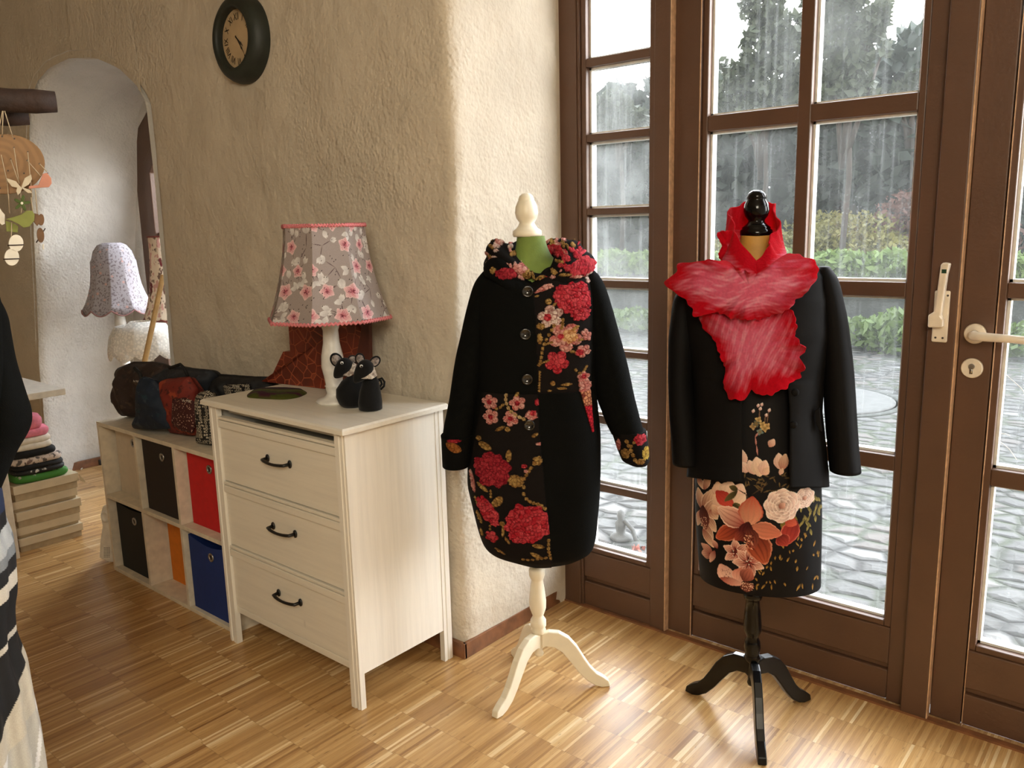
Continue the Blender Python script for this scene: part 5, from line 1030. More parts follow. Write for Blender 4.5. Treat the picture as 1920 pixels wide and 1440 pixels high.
for i in range(18): a = D2(r.uniform(1352, 1370), r.uniform(1066, 1084)); pt.dot(a[0], a[1], .0011, (90, 30, 26))
pe(1388, 1098, 1414, 1094, 9, (90, 40, 34), (130, 70, 56), None)
for i in range(40): a = D2(r.uniform(1392, 1414), r.uniform(1088, 1103)); pt.dot(a[0], a[1], .0011, (226, 178, 150))
pe(1394, 1085, 1408, 1062, 12, (110, 50, 40), (190, 110, 90), None, .6)
# great rust lily
pe(1412, 993, 1436, 1054, 21, (96, 24, 18), (176, 84, 52), (214, 140, 110), .7, 1); pe(1386, 985, 1342, 1011, 14, DR, (190, 84, 52), (214, 130, 100), .6, 2)
pe(1399, 982, 1345, 952, 18, (150, 44, 36), (234, 190, 166), (240, 206, 186), .6, 3); pe(1408, 984, 1466, 1000, 15, (196, 120, 92), (200, 110, 84), (222, 150, 124), .6, 4); pe(1404, 982, 1412, 928, 20, (214, 150, 118), (176, 74, 52), (160, 56, 40), .6, 5)
pe(1404, 975, 1392, 1012, 12, (54, 12, 14), (104, 34, 28), None, .7); pe(1404, 985, 1415, 1024, 12, (70, 20, 18), (150, 74, 54), None, .8); pe(1396, 995, 1378, 1010, 8, (70, 18, 18), (160, 70, 50), None, .6)
for i in range(60): a = D2(r.uniform(1396, 1413), r.uniform(1000, 1026)); pt.dot(a[0], a[1], r.uniform(.0008, .0018), r.choice([(226, 170, 136), (60, 14, 14), (214, 150, 120)]))
# strip between the jacket fronts
for x0, y0, x1, y1, w_, c0, c1 in ((1398, 870, 1390, 842, 6, PK, CK), (1400, 885, 1390, 865, 9, PK, CK), (1415, 888, 1404, 862, 9, PK, CK), (1425, 892, 1418, 856, 12, CR, CK), (1428, 888, 1436, 862, 9, PK, CK), (1430, 889, 1442, 876, 6, PK, CR), (1462, 880, 1460, 850, 9, PK, CK), (1466, 882, 1473, 852, 8, (190, 120, 100), CR), (1462, 890, 1468, 878, 4, PK, CR), (1442, 838, 1452, 824, 6, (190, 130, 110), CK)): pe(x0, y0, x1, y1, w_, c0, c1, None, .4, x0)
for a_, b_ in (((1421, 853), (1418, 835)), ((1418, 835), (1416, 820)), ((1416, 820), (1422, 812))): pe(a_[0], a_[1], b_[0], b_[1]-1, 1.3, (170, 110, 100), (190, 130, 120), shade=0)
for x, y, c1 in ((1422, 788, (220, 190, 130)), (1430, 797, (214, 184, 120)), (1438, 800, (220, 180, 120)), (1412, 800, (180, 150, 110)), (1425, 810, (90, 130, 130)), (1434, 804, (210, 176, 116)), (1418, 795, (60, 80, 76))):
    for i in range(4): a = i*1.6+x; pe(x, y, x+math.cos(a)*7, y+math.sin(a)*7, 2.4, (120, 96, 50), c1, None, 0, shade=.1)
for x, y in ((1411, 772), (1420, 762), (1427, 760), (1424, 768), (1441, 771), (1435, 780)): pe(x, y+3, x+3, y-4, 2.4, (170, 120, 110), (240, 220, 210), None, shade=0)
for x0, y0, x1, y1 in ((1424, 770, 1424, 788), (1441, 772, 1438, 796), (1435, 778, 1434, 796)): pe(x0, y0, x1, y1, .9, (110, 80, 60), (110, 80, 60), shade=0)
lum_ = pt.c.max(1) > .02; pt.c[lum_] = np.minimum(pt.c[lum_]*1.3, .95); pt.c[~fr] = srgb((13, 11, 12))
grid('dress_body', towld(BL, X, Y, Z), 'print_satin', dress, closed=True, colors=pt.c)
# jacket: open shell
jac = thing('blazer', 'plain black blazer hanging open over the flowered dress', 'jacket', (ba[0], ba[1], .6))
rows = [(492, 1372, 1462, .058), (498, 1345, 1495, .072), (506, 1305, 1535, .088), (520, 1285, 1548, .098), (560, 1280, 1556, .108), (620, 1286, 1556, .114), (690, 1299, 1546, .112), (760, 1302, 1541, .118), (820, 1298, 1548, .126), (868, 1291, 1553, .134), (892, 1289, 1554, .138)]
rows = np.array(rows, float); m_ = 120; ys = np.linspace(492, 892, m_); nn = 150; Pj = np.zeros((m_, nn, 3))
for k, y in enumerate(ys):
    l_, r2, b_ = (np.interp(y, rows[:, 0], rows[:, c]) for c in (1, 2, 3)); xl, z = BL(l_, y); xr, z2 = BL(r2, y); c_ = (xl+xr)/2; a = (xr-xl)/2
    gl, gr = np.interp(y, [492, 600, 745, 892], [1405, 1398, 1396, 1396]), np.interp(y, [492, 600, 745, 892], [1430, 1465, 1478, 1478]); xgl = BL(gl, y, -b_)[0]; xgr = BL(gr, y, -b_)[0]
    al = math.acos(max(-1, min(1, (xgl-c_)/a))); ar = math.acos(max(-1, min(1, (xgr-c_)/a)))          # angles from +x
    ths = np.linspace(-ar, -(2*PI-al)+0, nn) if False else np.linspace(-ar+2*PI, 2*PI-al-2*PI+0, nn)
    ths = np.linspace(-ar, 2*PI-al, nn)          # right front edge, round the back, to the left front edge
    for j, t_ in enumerate(ths):
        ct, st_ = math.cos(t_), math.sin(t_); x = c_+a*math.copysign(abs(ct)**.92, ct); yb_ = b_*math.copysign(abs(st_)**.92, st_)
        hem = (y-850)/42 if y > 850 else 0; fr_ = max(0, -st_)
        zz = z+hem*fr_*(.036 if x < c_ else .030)
        Pj[k, j] = at(BL, x, yb_-(.004 if st_ < 0 else 0)+.003*math.sin(x*45+y*.01)*(y > 700), zz)
grid('jacket_body', Pj, 'suit_black', jac, solid=.004)
sleeve(BL, [(535, 1278, 1298, .03, 0), (545, 1268, 1302, .045, 0), (570, 1260, 1306, .052, 0), (640, 1254, 1305, .055, -.005), (700, 1254, 1299, .053, -.01), (760, 1257, 1303, .052, -.02), (861, 1264, 1314, .05, -.035)], 'suit_black', jac, amp=.002, seed=6)
sleeve(BL, [(500, 1534, 1556, .03, 0), (505, 1530, 1564, .042, 0), (530, 1530, 1575, .052, 0), (600, 1537, 1591, .056, 0), (680, 1542, 1600, .056, 0), (760, 1545, 1606, .054, -.005), (880, 1554, 1615, .052, -.01)], 'suit_black', jac, amp=.002, seed=7)
for px, py, nm in ((1491, 736, 0), (1488, 797, 0)):
    x, z = BL(px, py, -.125); grid('button', ell((x, -.122, z), (.0095, .005, .0095), BL, 18, 10), 'suit_black', jac, closed=True)
slab('pocket_flap', pxs(BL, [(1527, 768), (1536, 762), (1541, 806), (1536, 804), (1529, 790)], -.06), BL, -.078, -.070, 'suit_black', jac, .001)
# felt scarf
scf = thing('felt_scarf', 'ruffled red and pink felted wool scarf wound over the black blazer', 'scarf', (ba[0], ba[1], 1.05))
RD = np.array(srgb((216, 16, 38))); DRK = np.array(srgb((142, 10, 30))); PN = np.array(srgb((236, 116, 146))); LP = np.array(srgb((255, 196, 212)))
def felt_col(x, z, r, th, core, seed, fdir=0.):
    wx = x+.02*snoise(np.c_[x, z, x*0], 20, seed+8); wz = z+.02*snoise(np.c_[z, x, x*0], 20, seed+9); ca, sa = math.cos(fdir), math.sin(fdir); a = wx*ca+wz*sa; b = -wx*sa+wz*ca
    n1 = snoise(np.c_[x, z, x*0], 34, seed); n2 = snoise(np.c_[wx, wz, x*0], 75, seed+2); hair = snoise(np.c_[a*.14, b, x*0], 420, seed+5); hair2 = snoise(np.c_[a*.12, b, x*0], 900, seed+6)
    k = np.clip((core-r)*2.2+n1*.38+n2*.22+hair*.20+hair2*.14, 0, 1)[:, None]; wh = np.clip(hair*.5+hair2*.6+.1, 0, 1)[:, None]*k; c = RD*(1-k)+PN*k; c = c*(1-.75*wh)+LP*.75*wh
    d = np.clip(n1*.8+n2*.4+.15, 0, 1)[:, None]*.55*(1-k); return c*(1-d)+DRK*d
def fsheet(name, poly_px, cpx, depth, seed, ruf, core, par, off=-.12, nf=15, nr=110, na=560, cz=None, fdir=0.):
    poly = np.array(pxs(BL, poly_px, off)); c = np.array(BL(*cpx, off)); R = smooth(radial(poly, c, na), 3); an = np.arange(na)*2*PI/na
    rr = np.linspace(0, 1, nr)[:, None]; edge = 1+.02*np.sin(an*23+seed)+.012*np.sin(an*41+seed*2); x = c[0]+rr*(R*edge)[None]*np.cos(an)[None]; z = c[1]+rr*(R*edge)[None]*np.sin(an)[None]
    wr_ = snoise(np.stack([x, z, x*0], -1).reshape(-1, 3), 62, seed+2).reshape(x.shape)*.0035+snoise(np.stack([x, z, x*0], -1).reshape(-1, 3), 150, seed+3).reshape(x.shape)*.0012
    y = depth(x, z)+wr_+ruf*rr**3*np.sin(an*nf+seed+2*np.sin(an*3))[None]+snoise(np.stack([x, x*0, z], -1).reshape(-1, 3), 30, seed).reshape(x.shape)*.004
    cr_ = c if cz is None else np.array(BL(*cz, off)); rc = felt_col(x.ravel(), z.ravel(), np.repeat(rr, na, 1).ravel(), np.tile(an, nr), core, seed, fdir)
    return grid(name, towld(BL, x, y, z), 'print_felt', par, closed=True, colors=rc, solid=.0035)
def bodydepth(off, a=.27, b=.118, xc=.0):
    return lambda x, z: -b*np.sqrt(np.clip(1-((x-xc)/a)**2, .03, 1))-off
fsheet('scarf_tail', [(1313, 591), (1316, 617), (1337, 632), (1351, 664), (1361, 690), (1357, 728), (1370, 745), (1395, 747), (1407, 731), (1436, 738), (1471, 725), (1500, 706), (1509, 687), (1500, 670), (1512, 651), (1491, 632), (1493, 597), (1480, 575), (1400, 560), (1340, 572)], (1412, 650), bodydepth(.022), 3, .014, .88, scf, nf=10, fdir=1.25)
# cape lies on the shoulders: depth recedes towards the neck and shoulder tips
def capedepth(x, z):
    zt0 = BL(1420, 500, -.1)[1]; k = np.clip((z-zt0)/.06, 0, 1); return (-.140*np.sqrt(np.clip(1-((x-.0)/.27)**2, .08, 1))-.030)*(1-k)+(-.05)*k
fsheet('scarf_cape', [(1242, 531), (1262, 515), (1275, 495), (1310, 490), (1337, 487), (1362, 490), (1392, 503), (1420, 513), (1442, 498), (1462, 484), (1476, 478), (1500, 477), (1529, 492), (1536, 503), (1520, 535), (1494, 559), (1471, 579), (1424, 595), (1383, 594), (1342, 582), (1305, 591), (1296, 576), (1287, 560), (1264, 553)], (1405, 535), capedepth, 5, .016, .94, scf, nf=9, fdir=.1)
# standing collar round the neck
topc = [(1421, 505, -.118), (1400, 470, -.105), (1383, 436, -.085), (1367, 412, -.045), (1370, 396, -.005), (1380, 385, .03), (1398, 379, .05), (1425, 376, .055), (1450, 381, .045), (1457, 398, .01), (1457, 422, -.03), (1452, 440, -.06), (1440, 455, -.085), (1428, 478, -.105), (1419, 505, -.122)]
botc = [(1421, 530, -.150), (1385, 512, -.135), (1358, 492, -.095), (1350, 478, -.04), (1352, 470, .0), (1368, 462, .04), (1390, 456, .06), (1420, 455, .065), (1450, 458, .055), (1468, 466, .02), (1474, 474, -.02), (1472, 482, -.055), (1464, 494, -.100), (1443, 512, -.138), (1421, 530, -.152)]
def curve3(pts, n):
    L3 = []
    for px, py, yo in pts: x, z = BL(px, py, yo); L3.append((x, yo, z))
    L3 = np.array(L3); t = np.linspace(0, len(L3)-1, n); return np.stack([np.interp(t, np.arange(len(L3)), L3[:, k]) for k in range(3)], 1)
tc_, bc_ = curve3(topc, 220), curve3(botc, 220); nr = 50; G = np.zeros((nr, 220, 3))
for k in range(nr):
    t = k/(nr-1); ru = .007*t*t*np.sin(np.arange(220)*.17)+.0015*np.sin(np.arange(220)*.5)*t; p = bc_*(1-t)+tc_*t; bulge = math.sin(PI*t)*-.012; p = p.copy(); p[:, 0] += ru+(p[:, 0]-.0)*bulge*2; p[:, 2] += .003*t*np.sin(np.arange(220)*.3); G[k] = p
rc = felt_col(G[..., 0].ravel(), G[..., 2].ravel(), np.repeat(np.linspace(.15, 1, nr)[:, None], 220, 1).ravel(), np.tile(np.linspace(0, 5, 220), nr), .55, 9)
grid('scarf_collar', towld(BL, G[..., 0], G[..., 1], G[..., 2]), 'print_felt', scf, colors=rc, solid=.0035)
fsheet('scarf_collar', [(1341, 438), (1352, 433), (1374, 434), (1384, 455), (1390, 490), (1350, 492), (1345, 478), (1353, 462)], (1368, 465), lambda x, z: -.075-.0*x, 11, .006, .45, scf, nr=30, na=160, nf=7)

# ------------------------------------------------------------------ left side: niche lamps
def lathe_shade(name, A, prof, mat, par, n=240, scal=0, amp=0., sides=0, z0=0.):
    V = np.zeros((len(prof), n, 3)); th = np.arange(n)*2*PI/n
    for k, (r, z) in enumerate(prof):
        rr = r*np.ones(n)
        if sides: q = th % (2*PI/sides)-PI/sides; rr = r*(1-.03*(1-(q*sides/PI)**2)*1.0+.0)
        zz = z+(amp*np.abs(np.sin(th*scal/2))*(-1))*max(0, 1-k/ (len(prof)*.25)) if scal else z*np.ones(n)
        V[k, :, 0] = A[0]+rr*np.cos(th); V[k, :, 1] = A[1]+rr*np.sin(th); V[k, :, 2] = z0+zz
    return grid(name, V, mat, par, closed=True, solid=.002)
fa = (-4.62, 2.09); FLc = Loc(*fa)
fl = thing('floor_lamp', 'pale turned floor lamp with a bell-shaped sprigged shade in the niche', 'floor lamp', (fa[0], fa[1], 0))
zt2, zb2 = FLc(207, 459)[1], FLc(190, 583)[1]; hw = (FLc(258, 575)[0]-FLc(120, 585)[0])/2; hw = min(hw, .24); Hs = zt2-zb2
sc0 = [(hw, 0), (hw*.9, .03), (hw*.80, .075), (hw*.71, .13), (hw*.66, .19), (hw*.63, .26), (hw*.60, Hs-.09), (hw*.53, Hs-.045), (hw*.40, Hs-.012), (hw*.25, Hs), (hw*.22, Hs)]
shd = lathe_shade('lamp_shade', fa, sc0, 'sprigged_cotton', fl, scal=10, amp=.028, sides=10, z0=zb2+.01)
th = np.arange(241)*2*PI/240; MB().tube([(fa[0]+(hw+.001)*math.cos(a), fa[1]+(hw+.001)*math.sin(a), zb2+.01-.028*abs(math.sin(a*5))) for a in th], .004, 6, False).build('trim', 'trim_rose', fl)
pr = [(.11, 0), (.115, .02), (.06, .035), (.03, .05)]
z = .05
while z < 1.1: pr += [(.020, z+.01), (.026, z+.03), (.018, z+.045), (.028, z+.06), (.030, z+.12), (.024, z+.2), (.018, z+.24)]; z += .25
MB().lathe(pr+[(.008, z+.02)], (fa[0], fa[1], 0), 20).build('turned_post', 'lamp_white', fl)
ra = (-4.22, 2.17); RL = Loc(*ra); r2l = thing('floor_lamp', 'tall lamp with a burgundy rose patterned shade at the right edge of the niche', 'lamp', (ra[0], ra[1], 0))
zt3, zb3 = RL(285, 444)[1], RL(285, 598)[1]
k_ = lambda r: r
lathe_shade('lamp_shade', ra, [(.128, 0), (.126, .015), (.105, .07), (.085, .15), (.072, .25), (.066, .35), (.066, zt3-zb3)], 'rose_cotton', r2l, scal=8, amp=.012, sides=8, z0=zb3)
for zz, rr in ((zb3, .129), (zt3, .067)): MB().tube([(ra[0]+rr*math.cos(a), ra[1]+rr*math.sin(a), zz-(.012*abs(math.sin(a*4)) if rr > .1 else 0)) for a in th], .004, 6, False).build('trim', 'trim_rust', r2l)
MB().lathe([(.09, 0), (.09, .02), (.02, .04), (.016, .5), (.02, .52), (.012, .54), (.01, zb3+.2)], (ra[0], ra[1], 0), 20).build('base', 'lamp_white', r2l)
la = (-4.08, 1.945); LaL = Loc(*la); zt4, zb4 = LaL(272, 602)[1], LaL(268, 660)[1]
ll = thing('lace_lamp', 'low lamp with a white lace dome shade at the right side of the niche', 'lamp', (la[0], la[1], 0))
lathe_shade('lamp_shade', la, [(.165, -.0), (.162, .03), (.150, .085), (.122, .135), (.085, zt4-zb4-.03), (.05, zt4-zb4)], 'lace_white', ll, scal=9, amp=.03, sides=9, z0=zb4)
MB().lathe([(.09, 0), (.09, .015), (.025, .03), (.02, .2), (.028, .32), (.018, .45), (.018, .6), (.012, .62), (.01, zb4+.1)], (la[0], la[1], 0), 20).build('base', 'steel', ll)
sp = Loc(-3.7, 1.86, 1.0); a, b_ = sp(306, 515), sp(271, 680); e0 = at(sp, a[0], 0, a[1]); e1 = at(sp, b_[0], 0, b_[1]); dv = e1-e0; e2 = e0+dv*(e0[2]-.002)/(-dv[2])
o = MB().tube([e0, e0+dv*.01, e1, e2], [.009, .011, .0125, .0125], 12).build('wooden_stick', 'stick_wood'); tag(o, 'plain wooden pole leaning at the right edge of the niche', 'pole')
# heater, cable
ht = thing('fan_heater', 'small cream plastic heater standing left of the cube shelf', 'heater', (-3.565, 1.50, 0))
HL = Loc(-3.52, 1.46, .5); hz = lambda px, py: HL(px, py, 0)
slab('body', [(x, max(z, .001)) for x, z in pxs(HL, [(188, 1045), (190, 1010), (194, 985), (190, 965), (194, 948), (206, 943), (213, 950), (215, 1060), (207, 1056)])], HL, -.01, .07, 'heater_white', ht, .008)
x, z = HL(196, 969, -.02); q = MB().lathe([(.024, 0), (.024, .012), (.017, .014), (.015, .008), (.001, .008)], n=28, cap=False); mb = MB(); mb.add([at(HL, x+a_*.8, -.008-c_, z+b_*1.1) for a_, b_, c_ in q.v], q.f); mb.sm = True; mb.build('dial', 'heater_white', ht)
mb = MB()
for i in range(4):
    for j in range(7): x, z = HL(195.5+i*3, 1027+j*2.9, -.012); mb.add([at(HL, x+a_, -.0115, z+b_) for a_, b_ in ((-.0022, -.0015), (.0022, -.0015), (.0022, .0015), (-.0022, .0015))], [(0, 1, 2, 3)])
mb.build('vent_grille', 'hole_dark', ht)
cb = [on_plane(x, y, .004) for x, y in ((152, 880), (162, 870), (158, 866), (172, 864), (186, 864), (190, 868))]; o = MB().tube(cb, .004, 6).build('power_cable', 'cable_white'); tag(o, 'white power cable curling on the floor at the niche edge', 'cable')
p = on_plane(189, 870, 0); o = MB().box(p[0]-.03, p[0]+.03, p[1]-.02, p[1]+.02, 0.0, .035).build('power_adapter', 'iron_black', bevel=.005); tag(o, 'small black power adapter on the floor beside the white cable', 'adapter')
cbx = thing('cardboard_box', 'tall plain cream box standing behind the left end of the shelf', 'box', (-3.56, 1.70, 0)); MB().box(-3.64, -3.47, 1.64, 1.775, .0, .655).build('body', 'card_cream', cbx, bevel=.002)

# table, boxes, folded clothes
tb = thing('white_table', 'white table whose corner juts over the stack of flat boxes', 'table', (-4.3, 1.1, 0))
MB().box(-4.9, -3.9, .35, 1.485, .702, .731).build('tabletop', 'table_white', tb, bevel=.002)
MB().box(-3.955, -3.925, 1.150, 1.215, 0, .70).build('leg', 'table_white', tb, bevel=.002); MB().box(-4.85, -4.80, 1.14, 1.19, 0, .70).build('leg', 'table_white', tb); MB().box(-3.975, -3.925, .4, .45, 0, .70).build('leg', 'table_white', tb); MB().box(-4.85, -4.80, .4, .45, 0, .70).build('leg', 'table_white', tb)
zz = [0.0, .0655, .118, .190, .242, .3135]; nm = ['lowest of the stack', 'second from the bottom of the stack', 'third from the bottom of the stack', 'second from the top of the stack', 'topmost of the stack under the folded clothes']
for k in range(5):
    dx = [.0, -.006, .004, -.004, .006][k]; h_ = zz[k+1]-zz[k]-.001; t = thing('flat_box', 'flat cream cardboard box, '+nm[k], 'box', (-4.1, 1.37, zz[k]), 0, 'flat boxes stacked by the table')
    xa, xb, ya, yb_ = -4.22+dx, -3.98+dx, 1.235+dx, 1.515+dx
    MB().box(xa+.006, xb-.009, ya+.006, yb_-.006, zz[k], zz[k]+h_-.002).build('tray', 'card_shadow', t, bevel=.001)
    MB().box(xa, xb, ya, yb_, zz[k]+h_*(.28 if k % 2 else .45), zz[k]+h_).build('lid', 'card_cream', t, bevel=.0015)
MB().add([(-3.973, 1.523, .305), (-3.973, 1.526, .270), (-3.968, 1.548, .258), (-3.97, 1.54, .28)], [(0, 1, 2, 3)]).build('lid_flap', 'card_cream', t, solid=.002)
def fold(name, label, z0, h_, mat, sx_, sy_, cx_=-4.06, cy_=1.37, seed=0, col=None, n=40, m_=9):
    r = random.Random(seed); V = np.zeros((m_, n, 3)); th = np.arange(n)*2*PI/n
    for k in range(m_):
        q = -PI/2+PI*k/(m_-1); s_ = .86+.14*math.cos(q) if abs(q) < PI/2-.01 else .02
        ct, st_ = np.cos(th), np.sin(th); V[k, :, 0] = cx_+sx_*s_*np.sign(ct)*np.abs(ct)**.45; V[k, :, 1] = cy_+sy_*s_*np.sign(st_)*np.abs(st_)**.45; V[k, :, 2] = z0+h_/2+h_/2*math.sin(q)
    d = snoise(V.reshape(-1, 3), 45, seed).reshape(m_, n); V[:, :, 0] += d*.006; V[:, :, 1] += d*.008; V[1:-1, :, 2] += d[1:-1]*h_*.10
    o = grid(name, V, mat, None, closed=True, colors=col); tag(o, label, 'folded clothes', 'folded clothes on the box stack'); return o
bagcloth('cotton_greendot', (60, 124, 44), [(206, 190, 190)], 30, .62); bagcloth('cotton_flower', (204, 188, 176), [(92, 62, 54), (30, 26, 26)], 26, .54); bagcloth('cotton_bw', (22, 22, 23), [(210, 206, 200)], 45, .6)
z = .313
for nm_, lb, h_, mt_, sx_, sy_, cy_ in (('folded_cloth', 'bright green dotted folded cloth, lowest of the pile on the boxes', .036, 'cotton_greendot', .085, .118, 1.372), ('folded_garment', 'black folded garment with white marks above the green cloth', .026, 'cotton_bw', .085, .108, 1.375), ('folded_garment', 'black folded garment with white trim under the flowered one', .024, 'cotton_black', .085, .11, 1.37), ('folded_garment', 'cream and brown flowered folded garment in the middle of the pile', .036, 'cotton_flower', .085, .112, 1.365), ('folded_garment', 'plain black folded garment under the cream ones', .034, 'cotton_black', .085, .10, 1.35), ('folded_garment', 'lower of the two cream folded garments', .030, 'cotton_cream', .085, .09, 1.345), ('folded_garment', 'upper of the two cream folded garments', .030, 'cotton_cream', .085, .086, 1.35), ('folded_garment', 'pink folded garment lying on the cream ones', .036, 'cotton_pink', .082, .088, 1.345), ('folded_garment', 'bulky pink folded garment on top of the pile', .058, 'cotton_pink', .078, .076, 1.335)):
    fold(nm_, lb, z, h_, mt_, sx_, sy_, cy_=cy_, seed=int(z*1000)); z += h_-.0015

# driftwood rail with the hanging mobile
HA = (-2.02, .66); ML = Loc(*HA); mp = lambda px, py, o=0.: at(ML, ML(px, py, o)[0], o, ML(px, py, o)[1])
dr = thing('driftwood_rail', 'two dark bark-covered branches hanging as a rail at the top left', 'branch rail', tuple(mp(-60, 190)))
def branch(a, b_, r, name, par, seed, off):
    pts = [mp(a[0]+(b_[0]-a[0])*t, a[1]+(b_[1]-a[1])*t+1.5*math.sin(t*9+seed), off) for t in np.linspace(0, 1, 14)]; MB().tube(pts, [r*(1+.05*math.sin(i*2+seed)) for i in range(13)]+[r*.86], 18).build(name, 'bark', par)
branch((-420, 165), (105, 192), .0255, 'branch', dr, 1, 0); branch((-420, 200), (54, 220), .021, 'branch', dr, 2, .055)
for px in (-150, -380):
    p = mp(px, 178); MB().tube([p, (p[0], p[1], CEIL-.001)], .004, 6).build('cord', 'string_beige', dr)
mo = thing('hanging_mobile', 'wooden disc mobile with butterfly, birds, flower and shells hanging on strings', 'mobile', tuple(mp(0, 300)))
def flat(poly_px, off, th_, mat, name, smoothn=0, holes=False, L_=ML, par=None):
    pl_ = pxs(L_, poly_px, off)
    return slab(name, pl_, L_, off-th_/2, off+th_/2, mat, par or mo, .0008)
def ring(cx_, cy_, rx, ry, n=28, rot=0.): return [(cx_+math.cos(a)*rx*math.cos(rot)-math.sin(a)*ry*math.sin(rot), cy_+math.cos(a)*rx*math.sin(rot)+math.sin(a)*ry*math.cos(rot)) for a in np.arange(n)*2*PI/n]
m = Mt('disc_wood'); v = m.map((1, 1, 1)); wv_ = m.n('ShaderNodeTexWave', wave_type='RINGS'); wv_.inputs['Scale'].default_value = 22; wv_.inputs['Distortion'].default_value = 3; m.l(v, wv_.inputs['Vector'])
m.set(Base_Color=m.ramp(wv_.outputs[1] if len(wv_.outputs) > 1 else wv_.outputs[0], [(.2, (128, 94, 56)), (.8, (138, 102, 62))]), Roughness=.6)
flat(ring(10, 308, 74, 56, 48), .0, .012, 'disc_wood', 'wooden_disc')
mb = MB()
for px, py in ((4, 256), (27, 260), (26, 277), (52, 285), (20, 299), (51, 301), (74, 307), (15, 320), (45, 325), (0, 353), (89, 325)): mb.add([p_ for p_ in [at(ML, ML(px+a_, py+b_, -.0075)[0], -.0075, ML(px+a_, py+b_, -.0075)[1]) for a_, b_ in ((-1.4, -1.4), (1.4, -1.4), (1.4, 1.4), (-1.4, 1.4))]], [(0, 1, 2, 3)])
mb.build('drilled_hole', 'hole_dark', mo)
mb = MB()
for a_, b_, o_ in (((6, 200), (-4, 252), -.01), ((6, 200), (24, 258), -.01), ((6, 200), (4, 254), -.01), ((26, 277), (36, 345), -.012), ((20, 299), (36, 345), -.012), ((2, 290), (14, 345), -.012), ((52, 285), (60, 370), -.012), ((51, 301), (76, 330), -.012), ((74, 307), (88, 322), -.012), ((38, 358), (39, 372), -.012), ((58, 370), (62, 402), -.012), ((66, 355), (70, 400), -.012), ((40, 390), (40, 402), -.012), ((22, 410), (20, 490), -.012), ((14, 345), (18, 400), -.012), ((-2, 380), (-2, 395), -.012)): mb.tube([mp(*a_, o_), mp(*b_, o_)], .0011, 5)
mb.build('string', 'string_beige', mo)
for s_, poly in (('w', [(38, 350), (30, 340), (12, 334), (14, 340), (22, 350), (32, 352), (30, 358), (33, 366), (38, 362), (42, 352)]), ('w', [(40, 350), (46, 334), (58, 327), (60, 336), (54, 346), (44, 352), (56, 356), (60, 362), (52, 362), (42, 354)])): flat(poly, -.02, .003, 'ivory_ply', 'butterfly')
flat([(54, 349), (72, 347), (80, 326), (88, 324), (96, 334), (97, 344), (92, 351), (76, 352), (54, 354)], -.014, .003, 'salmon_ply', 'bird')
fp = []
for i in range(50): a = i/50*2*PI; r_0 = 10.5+6*math.cos(5*a+.6); fp.append((41+math.cos(a)*r_0, 381+math.sin(a)*r_0*.95))
flat(fp, -.02, .006, 'felt_green', 'flower'); flat(ring(41, 381, 2.6, 2.6, 14), -.0245, .004, 'shell_white', 'flower_centre')
flat([(10, 411), (28, 406), (40, 402), (50, 395), (60, 395), (65, 402), (64, 414), (55, 425), (44, 427), (34, 420), (22, 414)], -.018, .003, 'lime_ply', 'bird'); flat([(10, 414), (24, 418), (34, 424), (33, 436), (12, 434)], -.008, .003, 'lime_ply', 'bird')
flat([(0, 390), (4, 397), (9, 402), (9, 420), (3, 422), (-6, 412)], -.012, .003, 'shell_white', 'bird')
for a in ((30, 456, 14, 16), (22, 482, 14, 16)): flat(ring(*a), -.016, .003, 'shell_white', 'shell_disc'); MB().tube([mp(a[0]-16, a[1]+4, -.019), mp(a[0]+15, a[1]+3, -.019)], .0013, 6).build('twig', 'bark', mo)
flat(ring(76, 441, 7, 14, 24, -.1), -.014, .006, 'brown_wood', 'wood_slice'); flat(ring(77, 412, 6, 11, 20), -.008, .006, 'brown_wood', 'wood_slice'); flat([(64, 400), (72, 401), (76, 415), (70, 424), (62, 415)], -.01, .006, 'brown_wood', 'wood_slice')
MB().tube([mp(68, 455, -.012), mp(85, 428, -.012)], .0013, 6).build('twig', 'bark', mo); flat([(79, 458), (83, 457), (83, 468), (80, 468)], -.01, .003, 'shell_white', 'shell_chip')

# dark draped display form at the left edge
GA = (-1.654, .394); GL = Loc(*GA)
gf = thing('dress_form', 'display form at the left photo edge under a black coat and layered skirt', 'dress form', (GA[0], GA[1], 0)); MB().lathe([(.16, 0), (.16, .015), (.02, .03), (.018, .35)], (GA[0], GA[1], 0), 24).build('base', 'black_satin', gf)
X, Y, Z, _ = rows_mesh(GL, [(500, -190, -80, .05), (560, -260, -40, .09), (700, -280, -30, .10), (900, -270, -20, .10), (1100, -290, -10, .12)], 40, exp_=.95, npr=40); grid('torso', towld(GL, X, Y, Z), 'form_gold', gf, closed=True)
gc = thing('black_coat', 'black felted coat with rounded sleeve at the left edge of the photo', 'coat', (GA[0], GA[1], .85))
X, Y, Z, _ = rows_mesh(GL, [(520, -210, -60, .09), (540, -290, -5, .12), (600, -320, 8, .15), (700, -320, 16, .16), (900, -300, 4, .15), (960, -300, -4, .15)], 60, exp_=.9, npr=60); grid('coat_body', towld(GL, X, Y, Z), 'wool_black', gc, closed=True)
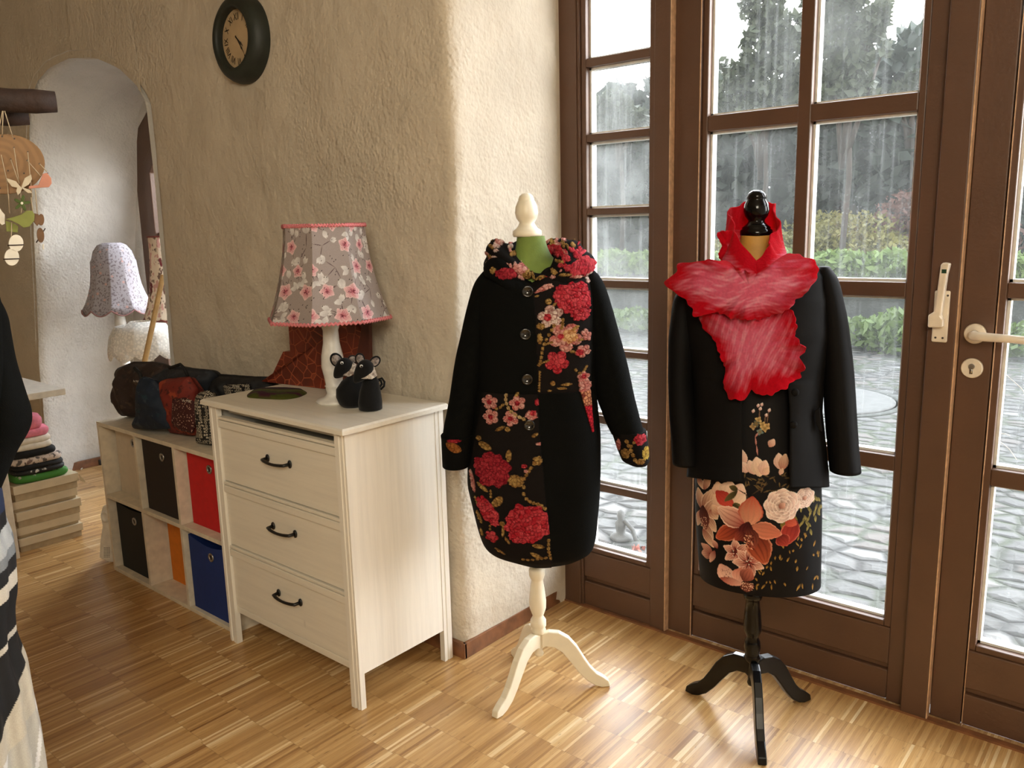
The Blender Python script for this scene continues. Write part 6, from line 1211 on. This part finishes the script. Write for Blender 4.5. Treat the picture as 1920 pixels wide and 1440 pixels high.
sleeve(GL, [(545, -60, -8, .05, -.0), (560, -60, -1, .06, -.0), (590, -55, 17, .07, -.0), (680, -50, 31, .08, -.0), (740, -50, 48, .085, -.0), (775, -48, 59, .085, -.0), (805, -50, 57, .08, -.0), (840, -60, 34, .075, -.0), (880, -70, 18, .07, -.0), (925, -80, 2, .06, -.0)], 'wool_black', gc, amp=.004, seed=9)
gs = thing('layered_skirt', 'layered black, white and grey skirt at the bottom left edge of the photo', 'skirt', (GA[0], GA[1], .3))
rows = [(915, -300, -2, .14), (940, -300, 8, .14), (1000, -310, 14, .15), (1040, -315, 30, .155), (1090, -320, 32, .16), (1125, -320, 34, .16), (1160, -325, 28, .165), (1220, -335, 32, .17), (1240, -335, 36, .17), (1290, -345, 55, .18), (1360, -350, 66, .19), (1440, -360, 82, .2), (1520, -370, 92, .21)]
X, Y, Z, ys = rows_mesh(GL, rows, 500, exp_=.9, npr=400); th = np.arange(500)*2*PI/500; fold_ = .006*np.sin(th*17)[None]*np.linspace(.2, 1.6, 400)[:, None]; X = X+fold_*np.cos(th); Y = Y+fold_*np.sin(th)
pt = Paint(X.ravel(), Z.ravel(), (20, 20, 21)); PYv = np.repeat(ys[:, None], 500, 1).ravel()
xx0 = GL(0, 1200, -.15)[0]; sk = (pt.U-xx0)/KX*0+ (pt.U-xx0)*780
band = PYv+sk*.55
for a_, b_, c_ in ((900, 985, (30, 42, 70)), (985, 1012, (20, 20, 22)), (1012, 1052, (168, 170, 168)), (1052, 1072, (120, 124, 126)), (1072, 1100, (26, 26, 28)), (1100, 1128, (196, 188, 172)), (1128, 1205, (17, 17, 18)), (1205, 1216, (190, 182, 166)), (1216, 1330, (20, 18, 17)), (1330, 1370, (24, 20, 18))):
    mm = (band > a_) & (band < b_); pt.c[mm] = srgb(c_)
mm = (band > 1216) & (sk > (1310-band)*.9+6); pt.c[mm] = srgb((186, 176, 156))
mm = (band > 1375); pt.c[mm] = srgb((176, 170, 156)); mm = (band > 1375) & (np.abs(((sk+band*.25) % 60)-30) < 3.5); pt.c[mm] = srgb((212, 208, 200))
pt.c *= (1+.12*snoise(np.c_[pt.U*3, pt.U, pt.V], 120, 3))[:, None]
grid('skirt_body', towld(GL, X, Y, Z), 'print_cotton', gs, closed=True, colors=pt.c)
